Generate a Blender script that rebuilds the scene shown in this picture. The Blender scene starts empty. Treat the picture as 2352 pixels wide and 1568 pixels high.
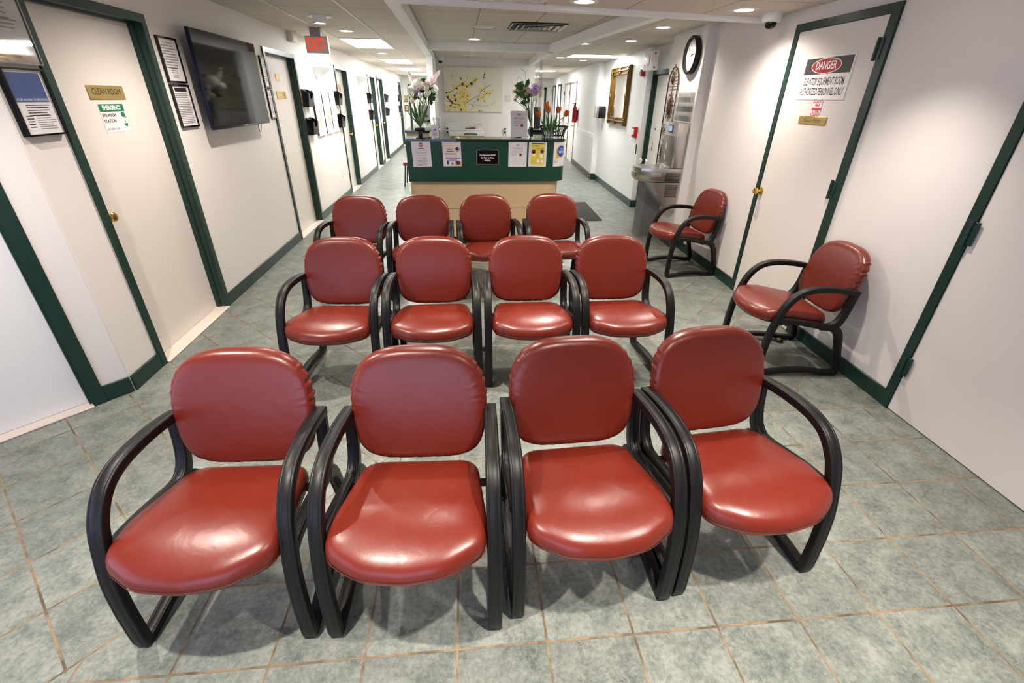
import bpy, bmesh, math, random
from mathutils import Vector, Matrix
random.seed(7)
PI = math.pi
scene = bpy.context.scene
COL = scene.collection
def R(d): return math.radians(d)
def srgb(r, g, b):
    f = lambda c: (c/255/12.92) if c/255 <= .04045 else ((c/255+.055)/1.055)**2.4
    return (f(r), f(g), f(b), 1)

# ------------------------------------------------------------------ materials
MATS = {}
def mat(name, col, rough=.5, metal=0, spec=.5, bump=None, noise=None, coat=0, emit=None, trans=0, ior=1.45, alpha=1):
    m = bpy.data.materials.new(name); m.use_nodes = True
    nt = m.node_tree; b = nt.nodes['Principled BSDF']
    b.inputs['Base Color'].default_value = col
    b.inputs['Roughness'].default_value = rough
    b.inputs['Metallic'].default_value = metal
    b.inputs['Specular IOR Level'].default_value = spec
    b.inputs['IOR'].default_value = ior
    if coat: b.inputs['Coat Weight'].default_value = coat; b.inputs['Coat Roughness'].default_value = .15
    if trans: b.inputs['Transmission Weight'].default_value = trans
    if alpha < 1: b.inputs['Alpha'].default_value = alpha
    if emit:
        b.inputs['Emission Color'].default_value = emit[0]; b.inputs['Emission Strength'].default_value = emit[1]
    tc = nt.nodes.new('ShaderNodeTexCoord')
    if noise:                                   # (scale, amount): gentle colour variation
        n = nt.nodes.new('ShaderNodeTexNoise'); n.inputs['Scale'].default_value = noise[0]; n.inputs['Detail'].default_value = 4
        nt.links.new(tc.outputs['Object'], n.inputs['Vector'])
        h = nt.nodes.new('ShaderNodeHueSaturation'); h.inputs['Color'].default_value = col
        r = nt.nodes.new('ShaderNodeMapRange'); r.inputs['To Min'].default_value = 1-noise[1]; r.inputs['To Max'].default_value = 1+noise[1]
        nt.links.new(n.outputs['Fac'], r.inputs['Value']); nt.links.new(r.outputs['Result'], h.inputs['Value'])
        nt.links.new(h.outputs['Color'], b.inputs['Base Color'])
    if bump:                                    # (scale, strength, distance)
        n = nt.nodes.new('ShaderNodeTexNoise'); n.inputs['Scale'].default_value = bump[0]; n.inputs['Detail'].default_value = 3
        nt.links.new(tc.outputs['Object'], n.inputs['Vector'])
        bp = nt.nodes.new('ShaderNodeBump'); bp.inputs['Strength'].default_value = bump[1]; bp.inputs['Distance'].default_value = bump[2]
        nt.links.new(n.outputs['Fac'], bp.inputs['Height']); nt.links.new(bp.outputs['Normal'], b.inputs['Normal'])
    MATS[name] = m
    return m
M = MATS
mat('wall_paint', srgb(232, 227, 223), .55, bump=(90, .05, .002), noise=(1.3, .015))
mat('wall_white', srgb(236, 236, 234), .5, bump=(90, .05, .002))
mat('door_paint', srgb(230, 223, 217), .42, bump=(60, .04, .002))
mat('green_trim', srgb(25, 54, 46), .32, spec=.5, bump=(40, .05, .002), noise=(6, .12))
mat('green_laminate', srgb(16, 66, 46), .38, noise=(200, .12))
mat('green_top', srgb(16, 52, 40), .05, noise=(150, .1))
mat('beige_laminate', srgb(206, 181, 144), .5, noise=(120, .03))
mat('black_plastic', srgb(14, 13, 13), .44, spec=.4, bump=(900, .12, .0006))
mat('black_gloss', srgb(12, 12, 13), .12)
mat('black_matte', srgb(20, 20, 21), .6)
mat('black_metal', srgb(28, 25, 24), .45, metal=.6)
mat('brass', (.78, .55, .16, 1), .2, metal=1, bump=(30, .03, .002))
mat('brass_plate', (.50, .36, .13, 1), .3, metal=.75, noise=(12, .3))
mat('chrome', (.75, .76, .77, 1), .16, metal=1)
mat('steel', (.60, .57, .53, 1), .30, metal=1, bump=(220, .05, .001))
mat('steel_dark', (.30, .28, .26, 1), .32, metal=1)
mat('grey_apron', srgb(128, 126, 130), .5)
mat('paper', srgb(238, 234, 236), .6)
mat('paper_cool', srgb(232, 228, 240), .35)
mat('white_plastic', srgb(232, 231, 229), .35)
mat('white_paint', srgb(240, 239, 236), .45)
mat('cream_metal', srgb(222, 214, 200), .45)
mat('ink', srgb(35, 34, 38), .6)
mat('ink_grey', srgb(140, 138, 143), .6)
mat('ink_white', srgb(245, 245, 245), .5)
mat('sign_grey', srgb(62, 58, 56), .5)
mat('sign_red', srgb(165, 30, 34), .45)
mat('sign_green', srgb(12, 118, 72), .45)
mat('exit_red', srgb(240, 40, 24), .4, emit=((1, .07, .03, 1), .55))
mat('red_paint', srgb(190, 22, 24), .3)
mat('sticker_red', srgb(206, 70, 62), .4)
mat('purple_ink', srgb(150, 130, 214), .6)
mat('orange_ink', srgb(214, 150, 92), .6)
mat('yellow_paper', srgb(226, 214, 92), .6)
mat('blue_ink', srgb(24, 96, 190), .5)
mat('gold_ink', srgb(240, 186, 70), .5)
mat('poster_blue', srgb(70, 92, 150), .3, noise=(30, .25))
mat('skin_print', srgb(214, 172, 140), .6)
mat('brown_print', srgb(80, 52, 40), .6)
mat('marble', srgb(226, 214, 202), .3, noise=(40, .05))
mat('bronze', srgb(92, 74, 52), .4, metal=.7, noise=(60, .25))
mat('gold_frame', srgb(112, 82, 34), .35, metal=.7, bump=(70, .5, .01), noise=(25, .35))
mat('mirror', (.85, .84, .80, 1), .03, metal=1)
mat('mat_fabric', srgb(58, 52, 50), .9, bump=(500, .5, .003), noise=(60, .12))
mat('leaf', srgb(58, 104, 40), .45, noise=(30, .25))
mat('leaf_dark', srgb(34, 72, 36), .45, noise=(30, .25))
mat('stem', srgb(92, 130, 60), .5)
mat('petal_white', srgb(240, 238, 226), .5)
mat('petal_cream', srgb(236, 232, 196), .5)
mat('petal_pink', srgb(248, 218, 220), .5)
mat('petal_lilac', srgb(206, 160, 214), .5)
mat('petal_orange', srgb(214, 116, 34), .45, noise=(60, .2))
mat('petal_peach', srgb(250, 230, 216), .5)
mat('petal_yellow', srgb(234, 212, 118), .5)
mat('clock_face', srgb(232, 232, 228), .4)
mat('lcd', srgb(60, 90, 150), .2, emit=((.25, .45, 1, 1), .8))
mat('screen', srgb(9, 9, 10), .05, spec=.22)
mat('tv_edge', srgb(24, 28, 52), .25, metal=.5)
mat('vent_metal', srgb(196, 188, 172), .35, metal=.5)
mat('troffer_plastic', srgb(216, 212, 206), .3)
mat('lamp_lens', (1, 1, 1, 1), .4, emit=((1, .90, .74, 1), 14))
mat('lamp_lens_cool', (1, 1, 1, 1), .4, emit=((1, .99, .96, 1), 9))
mat('sconce_glass', srgb(236, 242, 244), .25)
def glass(name, col, fac, rough=.03):
    m = bpy.data.materials.new(name); m.use_nodes = True; nt = m.node_tree
    for n in list(nt.nodes):
        if n.type != 'OUTPUT_MATERIAL': nt.nodes.remove(n)
    out = nt.nodes['Material Output']
    t = nt.nodes.new('ShaderNodeBsdfTransparent'); t.inputs['Color'].default_value = col
    g = nt.nodes.new('ShaderNodeBsdfGlossy'); g.inputs['Roughness'].default_value = rough
    fr = nt.nodes.new('ShaderNodeFresnel'); fr.inputs['IOR'].default_value = 1.35
    a = nt.nodes.new('ShaderNodeMath'); a.operation = 'MULTIPLY_ADD'; a.inputs[1].default_value = .5; a.inputs[2].default_value = fac
    nt.links.new(fr.outputs[0], a.inputs[0])
    mx = nt.nodes.new('ShaderNodeMixShader'); nt.links.new(a.outputs[0], mx.inputs[0])
    nt.links.new(t.outputs[0], mx.inputs[1]); nt.links.new(g.outputs[0], mx.inputs[2]); nt.links.new(mx.outputs[0], out.inputs[0])
    MATS[name] = m
glass('clear_glass', (.93, .96, .95, 1), .06)
glass('clear_acrylic', (.995, 1, 1, 1), .0)
glass('window_glass', (.97, .98, 1, 1), .02)

def vinyl():
    m = mat('red_vinyl', srgb(105, 32, 19), .31, spec=.6)
    nt = m.node_tree; b = nt.nodes['Principled BSDF']; tc = nt.nodes['Texture Coordinate']
    v = nt.nodes.new('ShaderNodeTexVoronoi'); v.inputs['Scale'].default_value = 420
    n = nt.nodes.new('ShaderNodeTexNoise'); n.inputs['Scale'].default_value = 11; n.inputs['Detail'].default_value = 3; n.inputs['Distortion'].default_value = .6
    for q in (v, n): nt.links.new(tc.outputs['Object'], q.inputs['Vector'])
    b1 = nt.nodes.new('ShaderNodeBump'); b1.inputs['Strength'].default_value = .10; b1.inputs['Distance'].default_value = .0006
    b2 = nt.nodes.new('ShaderNodeBump'); b2.inputs['Strength'].default_value = .22; b2.inputs['Distance'].default_value = .006
    nt.links.new(v.outputs['Distance'], b1.inputs['Height']); nt.links.new(n.outputs['Fac'], b2.inputs['Height'])
    nt.links.new(b1.outputs['Normal'], b2.inputs['Normal']); nt.links.new(b2.outputs['Normal'], b.inputs['Normal'])
    r = nt.nodes.new('ShaderNodeMapRange'); r.inputs['To Min'].default_value = .26; r.inputs['To Max'].default_value = .38
    nt.links.new(n.outputs['Fac'], r.inputs['Value']); nt.links.new(r.outputs['Result'], b.inputs['Roughness'])
vinyl()

def nodes_of(name, rough=.5):
    m = mat(name, (.5, .5, .5, 1), rough); nt = m.node_tree
    return m, nt, nt.nodes['Principled BSDF'], nt.nodes['Texture Coordinate']
def mth(nt, op, a, b=None):
    n = nt.nodes.new('ShaderNodeMath'); n.operation = op
    for i, v in enumerate((a, b)):
        if v is None: continue
        if isinstance(v, (int, float)): n.inputs[i].default_value = v
        else: nt.links.new(v, n.inputs[i])
    return n.outputs[0]

def floor_material():
    m, nt, b, tc = nodes_of('floor_tile', .3)
    sep = nt.nodes.new('ShaderNodeSeparateXYZ'); nt.links.new(tc.outputs['Object'], sep.inputs[0])
    X, Y = sep.outputs[0], sep.outputs[1]
    # straight-laid field near the seats: x - y > -2.23 and y < 2.2; everywhere else the tiles lie on the diagonal
    near = mth(nt, 'MULTIPLY', mth(nt, 'GREATER_THAN', mth(nt, 'SUBTRACT', X, Y), -2.232), mth(nt, 'LESS_THAN', Y, 2.2))
    def grid(ox, oy, rot, w, h):
        mp = nt.nodes.new('ShaderNodeMapping'); mp.vector_type = 'TEXTURE'
        mp.inputs['Location'].default_value = (ox, oy, 0); mp.inputs['Rotation'].default_value = (0, 0, R(rot))
        nt.links.new(tc.outputs['Object'], mp.inputs['Vector'])
        br = nt.nodes.new('ShaderNodeTexBrick'); br.offset = 0; br.squash = 1
        br.inputs['Scale'].default_value = 1; br.inputs['Mortar Size'].default_value = .0045; br.inputs['Mortar Smooth'].default_value = .25
        br.inputs['Brick Width'].default_value = w; br.inputs['Row Height'].default_value = h; br.inputs['Bias'].default_value = 0
        br.inputs['Color1'].default_value = (0, 0, 0, 1); br.inputs['Color2'].default_value = (1, 1, 1, 1)
        nt.links.new(mp.outputs[0], br.inputs['Vector'])
        return br
    g1 = grid(1.452, 1.138, -.9, .3035, .2945)
    g2 = grid(-1.954, 1.568, 45, .3015, .3015)
    mf = nt.nodes.new('ShaderNodeMix'); nt.links.new(near, mf.inputs['Factor'])
    nt.links.new(g2.outputs['Fac'], mf.inputs[2]); nt.links.new(g1.outputs['Fac'], mf.inputs[3])
    grout = mf.outputs[0]
    mc = nt.nodes.new('ShaderNodeMix'); mc.data_type = 'RGBA'; nt.links.new(near, mc.inputs['Factor'])
    nt.links.new(g2.outputs['Color'], mc.inputs[6]); nt.links.new(g1.outputs['Color'], mc.inputs[7])
    tone = mc.outputs[2]
    def noise(scale, det, dist=0, rough=.6, stretch=None):
        n = nt.nodes.new('ShaderNodeTexNoise'); n.inputs['Scale'].default_value = scale; n.inputs['Detail'].default_value = det
        n.inputs['Distortion'].default_value = dist; n.inputs['Roughness'].default_value = rough
        if stretch:
            mp = nt.nodes.new('ShaderNodeMapping'); mp.inputs['Scale'].default_value = stretch; mp.inputs['Rotation'].default_value = (0, 0, .5)
            nt.links.new(tc.outputs['Object'], mp.inputs['Vector']); nt.links.new(mp.outputs[0], n.inputs['Vector'])
        else: nt.links.new(tc.outputs['Object'], n.inputs['Vector'])
        return n.outputs['Fac']
    n1 = noise(9, 7, .4, .68); n2 = noise(60, 8, .2, .72); n3 = noise(3.2, 3)
    mixv = mth(nt, 'ADD', mth(nt, 'MULTIPLY', n1, .5), mth(nt, 'MULTIPLY', n2, .5))
    cr = nt.nodes.new('ShaderNodeValToRGB'); e = cr.color_ramp
    e.elements[0].position = .36; e.elements[0].color = srgb(84, 92, 87)
    e.elements[1].position = .62; e.elements[1].color = srgb(146, 150, 142)
    k = e.elements.new(.48); k.color = srgb(117, 124, 117)
    nt.links.new(mixv, cr.inputs[0])
    # thin dark clefts of the slate-look glaze
    cl = noise(13, 5, 1.3, .6)
    cleft = mth(nt, 'MULTIPLY', mth(nt, 'LESS_THAN', mth(nt, 'ABSOLUTE', mth(nt, 'SUBTRACT', cl, .5)), .0045), mth(nt, 'GREATER_THAN', noise(6.5, 2), .57))
    d = nt.nodes.new('ShaderNodeMix'); d.data_type = 'RGBA'; nt.links.new(mth(nt, 'MULTIPLY', cleft, .65), d.inputs['Factor'])
    nt.links.new(cr.outputs[0], d.inputs[6]); d.inputs[7].default_value = srgb(66, 68, 64)
    hs = nt.nodes.new('ShaderNodeHueSaturation'); nt.links.new(d.outputs[2], hs.inputs['Color'])
    sv = nt.nodes.new('ShaderNodeSeparateColor'); nt.links.new(tone, sv.inputs[0])
    mr = nt.nodes.new('ShaderNodeMapRange'); mr.inputs['To Min'].default_value = .86; mr.inputs['To Max'].default_value = 1.08
    nt.links.new(sv.outputs[0], mr.inputs['Value']); nt.links.new(mr.outputs[0], hs.inputs['Value'])
    gc = nt.nodes.new('ShaderNodeValToRGB'); gc.color_ramp.elements[0].color = srgb(88, 74, 58); gc.color_ramp.elements[1].color = srgb(140, 121, 95)
    gc.color_ramp.elements[0].position = .38; gc.color_ramp.elements[1].position = .56
    nt.links.new(noise(8, 4), gc.inputs[0])
    fin = nt.nodes.new('ShaderNodeMix'); fin.data_type = 'RGBA'; nt.links.new(grout, fin.inputs['Factor'])
    nt.links.new(hs.outputs[0], fin.inputs[6]); nt.links.new(gc.outputs[0], fin.inputs[7])
    nt.links.new(fin.outputs[2], b.inputs['Base Color'])
    rg = mth(nt, 'ADD', mth(nt, 'MULTIPLY', grout, .3), mth(nt, 'ADD', mth(nt, 'MULTIPLY', n2, .22), .24))
    nt.links.new(rg, b.inputs['Roughness'])
    hgt = mth(nt, 'SUBTRACT', mth(nt, 'MULTIPLY', mixv, .5), mth(nt, 'ADD', mth(nt, 'MULTIPLY', grout, .9), mth(nt, 'MULTIPLY', cleft, .2)))
    bp = nt.nodes.new('ShaderNodeBump'); bp.inputs['Strength'].default_value = .55; bp.inputs['Distance'].default_value = .003
    nt.links.new(hgt, bp.inputs['Height']); nt.links.new(bp.outputs[0], b.inputs['Normal'])
floor_material()

def ceiling_material(name, ox, oy, base, line, w=.61, h=.61, mort=.006):
    m, nt, b, tc = nodes_of(name, .85)
    mp = nt.nodes.new('ShaderNodeMapping'); mp.vector_type = 'TEXTURE'; mp.inputs['Location'].default_value = (ox, oy, 0)
    nt.links.new(tc.outputs['Object'], mp.inputs['Vector'])
    br = nt.nodes.new('ShaderNodeTexBrick'); br.offset = 0; br.inputs['Scale'].default_value = 1; br.inputs['Mortar Size'].default_value = mort
    br.inputs['Brick Width'].default_value = w; br.inputs['Row Height'].default_value = h; br.inputs['Mortar Smooth'].default_value = .1
    br.inputs['Color1'].default_value = base; br.inputs['Color2'].default_value = tuple(c*.93 for c in base[:3])+(1,); br.inputs['Mortar'].default_value = line
    nt.links.new(mp.outputs[0], br.inputs['Vector'])
    n = nt.nodes.new('ShaderNodeTexNoise'); n.inputs['Scale'].default_value = 130; n.inputs['Detail'].default_value = 3
    nt.links.new(tc.outputs['Object'], n.inputs['Vector'])
    hs = nt.nodes.new('ShaderNodeHueSaturation'); nt.links.new(br.outputs['Color'], hs.inputs['Color'])
    mr = nt.nodes.new('ShaderNodeMapRange'); mr.inputs['From Min'].default_value = .3; mr.inputs['From Max'].default_value = .7
    mr.inputs['To Min'].default_value = .84; mr.inputs['To Max'].default_value = 1.08
    nt.links.new(n.outputs['Fac'], mr.inputs['Value']); nt.links.new(mr.outputs[0], hs.inputs['Value'])
    nt.links.new(hs.outputs[0], b.inputs['Base Color'])
    bp = nt.nodes.new('ShaderNodeBump'); bp.inputs['Strength'].default_value = .4; bp.inputs['Distance'].default_value = .003
    nt.links.new(n.outputs['Fac'], bp.inputs['Height']); nt.links.new(bp.outputs[0], b.inputs['Normal'])
ceiling_material('ceiling_tile', -.985, 5.15, srgb(214, 206, 194), srgb(160, 150, 138))

def art_material():
    """pale board printed with loose yellow blossom; dark twigs are modelled on top"""
    m, nt, b, tc = nodes_of('blossom_print', .55)
    n = nt.nodes.new('ShaderNodeTexNoise'); n.inputs['Scale'].default_value = 7.5; n.inputs['Detail'].default_value = 5
    nt.links.new(tc.outputs['Object'], n.inputs['Vector'])
    cr = nt.nodes.new('ShaderNodeValToRGB'); cr.color_ramp.elements[0].position = .45; cr.color_ramp.elements[0].color = srgb(222, 218, 200)
    cr.color_ramp.elements[1].position = .62; cr.color_ramp.elements[1].color = srgb(226, 220, 196)
    nt.links.new(n.outputs['Fac'], cr.inputs[0]); nt.links.new(cr.outputs[0], b.inputs['Base Color'])
art_material()
def banner_material():
    m, nt, b, tc = nodes_of('banner_print', .4)
    mp = nt.nodes.new('ShaderNodeMapping'); mp.inputs['Scale'].default_value = (5.5, 5.5, 2.6); nt.links.new(tc.outputs['Object'], mp.inputs['Vector'])
    oi = nt.nodes.new('ShaderNodeObjectInfo'); ad = nt.nodes.new('ShaderNodeVectorMath'); ad.operation = 'ADD'
    cx = nt.nodes.new('ShaderNodeCombineXYZ'); nt.links.new(mth(nt, 'MULTIPLY', oi.outputs['Random'], 30), cx.inputs[2])
    nt.links.new(mp.outputs[0], ad.inputs[0]); nt.links.new(cx.outputs[0], ad.inputs[1])
    n = nt.nodes.new('ShaderNodeTexNoise'); n.inputs['Scale'].default_value = 1; n.inputs['Detail'].default_value = 2; n.inputs['Distortion'].default_value = .8
    nt.links.new(ad.outputs[0], n.inputs['Vector'])
    hue = nt.nodes.new('ShaderNodeValToRGB'); e = hue.color_ramp
    e.elements[0].position = .30; e.elements[0].color = srgb(236, 170, 60); e.elements[1].position = .72; e.elements[1].color = srgb(110, 100, 200)
    for p, c in ((.42, (232, 120, 90)), (.52, (220, 90, 150)), (.62, (120, 190, 230))): k = e.elements.new(p); k.color = srgb(*c)
    nt.links.new(n.outputs['Fac'], hue.inputs[0])
    sep = nt.nodes.new('ShaderNodeSeparateXYZ'); nt.links.new(tc.outputs['Object'], sep.inputs[0])
    # blob of colour in the middle of the white panel
    dx = mth(nt, 'DIVIDE', sep.outputs[0], .11); dz = mth(nt, 'DIVIDE', mth(nt, 'SUBTRACT', sep.outputs[2], .0), .23)
    rr = mth(nt, 'ADD', mth(nt, 'MULTIPLY', dx, dx), mth(nt, 'MULTIPLY', dz, dz))
    n2 = nt.nodes.new('ShaderNodeTexNoise'); n2.inputs['Scale'].default_value = 14; nt.links.new(ad.outputs[0], n2.inputs['Vector'])
    f = mth(nt, 'ADD', rr, mth(nt, 'MULTIPLY', mth(nt, 'SUBTRACT', n.outputs['Fac'], .5), 5))
    mr = nt.nodes.new('ShaderNodeMapRange'); mr.inputs['From Min'].default_value = .35; mr.inputs['From Max'].default_value = 1.1; mr.inputs['To Min'].default_value = .85; mr.inputs['To Max'].default_value = 0
    nt.links.new(f, mr.inputs['Value'])
    mx = nt.nodes.new('ShaderNodeMix'); mx.data_type = 'RGBA'; nt.links.new(mr.outputs[0], mx.inputs['Factor'])
    mx.inputs[6].default_value = srgb(240, 240, 242); nt.links.new(hue.outputs[0], mx.inputs[7]); nt.links.new(mx.outputs[2], b.inputs['Base Color'])
banner_material()

# ------------------------------------------------------------------ mesh helpers
class MB:
    def __init__(self): self.bm = bmesh.new()
    def _m(self, vs, T):
        if T is not None: bmesh.ops.transform(self.bm, matrix=T, verts=vs)
    def box(self, x0, x1, y0, y1, z0, z1, bev=0, seg=2, T=None):
        r = bmesh.ops.create_cube(self.bm, size=1); vs = r['verts']
        for v in vs: v.co = Vector(((x0+x1)/2+v.co.x*(x1-x0), (y0+y1)/2+v.co.y*(y1-y0), (z0+z1)/2+v.co.z*(z1-z0)))
        if bev:
            es = list({e for v in vs for e in v.link_edges})
            rr = bmesh.ops.bevel(self.bm, geom=es, offset=bev, segments=seg, affect='EDGES', profile=.5, clamp_overlap=True)
            vs = list({v for f in rr['faces'] for v in f.verts} | {v for v in vs if v.is_valid})
        self._m([v for v in vs if v.is_valid], T); return self
    def prism(self, pts, vec, T=None):
        """closed 3-D polygon pts pushed along vec"""
        vec = Vector(vec); a = [self.bm.verts.new(p) for p in pts]; b = [self.bm.verts.new(Vector(p)+vec) for p in pts]
        n = len(pts)
        self.bm.faces.new(a); self.bm.faces.new(list(reversed(b)))
        for i in range(n): self.bm.faces.new((a[i], b[i], b[(i+1) % n], a[(i+1) % n]))
        self._m(a+b, T); return self
    def poly(self, pts):
        self.bm.faces.new([self.bm.verts.new(p) for p in pts]); return self
    def rings(self, rings, cap0=True, cap1=True, closed=True):
        R_ = [[self.bm.verts.new(p) for p in r] for r in rings]
        for a, b in zip(R_[:-1], R_[1:]):
            n = len(a)
            for i in range(n if closed else n-1):
                self.bm.faces.new((a[i], a[(i+1) % n], b[(i+1) % n], b[i]))
        if cap0: self.bm.faces.new(list(reversed(R_[0])))
        if cap1: self.bm.faces.new(R_[-1])
        return self
    def lathe(self, prof, c=(0, 0, 0), n=24, T=None, cap0=True, cap1=True, axis='Z'):
        out = []
        for r, z in prof:
            ring = []
            for i in range(n):
                a = 2*PI*i/n; p = (r*math.cos(a), r*math.sin(a), z)
                if axis == 'Y': p = (r*math.cos(a), -z, r*math.sin(a))       # profile grows towards -Y (out of a wall)
                if axis == 'X': p = (z, r*math.cos(a), r*math.sin(a))
                p = Vector(p)+Vector(c)
                if T is not None: p = T @ p
                ring.append(p)
            out.append(ring)
        return self.rings(out, cap0, cap1)
    def tube(self, pts, r, n=8, cap=True):
        pts = [Vector(p) for p in pts]; rs = r if isinstance(r, (list, tuple)) else [r]*len(pts)
        t = [(pts[min(i+1, len(pts)-1)]-pts[max(i-1, 0)]).normalized() for i in range(len(pts))]
        up = Vector((0, 0, 1)) if abs(t[0].z) < .9 else Vector((1, 0, 0))
        u = t[0].cross(up).normalized(); out = []
        for i, p in enumerate(pts):
            u = (u-t[i]*u.dot(t[i])).normalized(); v = t[i].cross(u)
            out.append([p+(u*math.cos(2*PI*k/n)+v*math.sin(2*PI*k/n))*rs[i] for k in range(n)])
        return self.rings(out, cap, cap)
    def ellipsoid(self, c, r, seg=12, rng=8, T=None):
        m = Matrix.Translation(c) @ Matrix.Diagonal((*r, 1))
        if T is not None: m = T @ m
        bmesh.ops.create_uvsphere(self.bm, u_segments=seg, v_segments=rng, radius=1, matrix=m); return self
    def build(self, name, material, parent=None, loc=None, rz=None, sharp=38):
        bm = self.bm
        bmesh.ops.remove_doubles(bm, verts=bm.verts, dist=1e-6)
        bmesh.ops.recalc_face_normals(bm, faces=bm.faces)
        lim = R(sharp)
        for f in bm.faces: f.smooth = True
        for e in bm.edges:
            e.smooth = not (len(e.link_faces) == 2 and e.calc_face_angle(0) > lim) and len(e.link_faces) == 2
        me = bpy.data.meshes.new(name); bm.to_mesh(me); bm.free()
        me.materials.append(M[material] if isinstance(material, str) else material)
        o = bpy.data.objects.new(name, me); COL.objects.link(o)
        if parent is not None: o.parent = parent
        if loc is not None: o.location = loc
        if rz is not None: o.rotation_euler = (0, 0, R(rz))
        return o

def tag(o, label=None, cat=None, group=None, kind=None):
    if label: o['label'] = label
    if cat: o['category'] = cat
    if group: o['group'] = group
    if kind: o['kind'] = kind
    return o
def thing(name, label, cat, loc=(0, 0, 0), rz=0, group=None):
    o = bpy.data.objects.new(name, None); COL.objects.link(o); o.empty_display_size = .05
    o.location = loc; o.rotation_euler = (0, 0, R(rz)); return tag(o, label, cat, group)
def kids(o): return [c for c in bpy.data.objects if c.parent == o]
def dup(o, parent=None):
    ch = kids(o)
    c = o.copy(); COL.objects.link(c)
    c.parent = parent
    for k in ch: dup(k, c)
    return c
def copy_at(o, loc, rz, label, group=None):
    c = dup(o); c.location = loc; c.rotation_euler = (0, 0, R(rz)); c['label'] = label
    if group: c['group'] = group
    return c
def text(parent, name, s, size, x, z, material, y=-.001, sx=1, align='CENTER', shear=0, bold=0, rot=0):
    """lettering standing in the parent's XZ plane, facing -Y"""
    cu = bpy.data.curves.new('tmp', 'FONT'); cu.body = s; cu.size = size; cu.align_x = align; cu.align_y = 'CENTER'
    cu.offset = bold; cu.shear = shear; cu.resolution_u = 3
    t = bpy.data.objects.new('tmp', cu); COL.objects.link(t)
    bpy.context.view_layer.update()
    me = bpy.data.meshes.new_from_object(t.evaluated_get(bpy.context.evaluated_depsgraph_get()))
    bpy.data.objects.remove(t); bpy.data.curves.remove(cu)
    me.name = name; c, sn = math.cos(rot), math.sin(rot)
    for v in me.vertices:
        px, pz = v.co.x*sx, v.co.y
        v.co = Vector((x+px*c-pz*sn, y, z+px*sn+pz*c))
    me.materials.clear(); me.materials.append(M[material])
    o = bpy.data.objects.new(name, me); COL.objects.link(o); o.parent = parent
    return o
def flat(parent, name, x0, x1, z0, z1, material, y0=-.0005, th=.0006):
    return MB().box(x0, x1, y0-th, y0, z0, z1).build(name, material, parent)
def lines(parent, name, x0, x1, ztop, n, dz, material, y=-.0012, h=.35, jitter=.25, center=False):
    """rows of unreadably small print"""
    mb = MB(); rnd = random.Random(len(name)*7+n)
    for i in range(n):
        z = ztop-i*dz; w = (x1-x0)*(1-rnd.random()*jitter)
        a = (x0+x1)/2-w/2 if center else x0
        mb.box(a, a+w, y, y+.0005, z-dz*h/2, z+dz*h/2)
    return mb.build(name, material, parent)
def smooth_path(pts, n=6):
    """Catmull-Rom through pts"""
    P = [Vector(p) for p in pts]; P = [P[0]*2-P[1]]+P+[P[-1]*2-P[-2]]; out = []
    for i in range(1, len(P)-2):
        for k in range(n):
            t = k/n; a, b, c, d = P[i-1], P[i], P[i+1], P[i+2]
            out.append(.5*((2*b)+(c-a)*t+(2*a-5*b+4*c-d)*t*t+(3*b-a-3*c+d)*t**3))
    out.append(P[-2]); return out
# ------------------------------------------------------------------ camera (16 mm class lens, tilted down)
def camera():
    yaw, pit, rol, h = R(6.48), R(28.136), R(.8416), 1.63
    fw = Vector((math.sin(yaw)*math.cos(pit), math.cos(yaw)*math.cos(pit), -math.sin(pit)))
    r0 = Vector((math.cos(yaw), -math.sin(yaw), 0)); u0 = r0.cross(fw)
    r = math.cos(rol)*r0+math.sin(rol)*u0; u = -math.sin(rol)*r0+math.cos(rol)*u0
    cd = bpy.data.cameras.new('camera'); co = bpy.data.objects.new('camera', cd); COL.objects.link(co)
    mw = Matrix((r, u, -fw)).transposed().to_4x4(); mw.translation = (0, 0, h)
    co.matrix_world = mw; cd.sensor_width = 36; cd.lens = 16*.99776; cd.clip_start = .02; cd.clip_end = 100
    scene.camera = co
camera()

# ------------------------------------------------------------------ wall frames: local +X runs right as seen from the room, local -Y points into the room
WF = {'left': ((-2.062, 0), 90), 'near': ((-2.066, 2.581), 47.07), 'right': ((2.537, 1.993), -92.75), 'clock': ((2.60, 5.39), -93.44),
      'alcove': ((3.01, 7.78), -93.44), 'mirror': ((2.91, 7.78), -93.44), 'far': ((2.99, 10.82), -94.86)}
def on(w, x, z=0, out=0):
    (ox, oy), rz = WF[w]; a = R(rz)
    return (ox+x*math.cos(a)+out*math.sin(a), oy+x*math.sin(a)-out*math.cos(a), z)
def RZ(w): return WF[w][1]
CZ = 2.33
def wall(name, w, x0, x1, z1=CZ+.05, openings=(), th=.14, m='wall_paint'):
    mb = MB(); x = x0
    for a, b, zt in sorted(openings):
        if a > x: mb.box(x, a, 0, th, 0, z1)
        mb.box(a, b, 0, th, zt, z1); x = b
    if x1 > x: mb.box(x, x1, 0, th, 0, z1)
    (ox, oy), rz = WF[w]
    return tag(mb.build(name, m, None, (ox, oy, 0), rz), kind='structure')
def skirting(name, w, runs, h=.10, m='green_trim'):
    mb = MB()
    for a, b in runs: mb.box(a, b, -.014, 0, 0, h, bev=.003, seg=1)
    (ox, oy), rz = WF[w]
    return tag(mb.build(name, m, None, (ox, oy, 0), rz), kind='structure')

tag(MB().box(-3.6, 4.4, -2.4, 21.2, -.08, 0).build('floor', 'floor_tile'), kind='structure')
tag(MB().box(-3.6, 4.4, -2.4, 21.2, CZ, CZ+.08).build('ceiling', 'ceiling_tile'), kind='structure')
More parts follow.
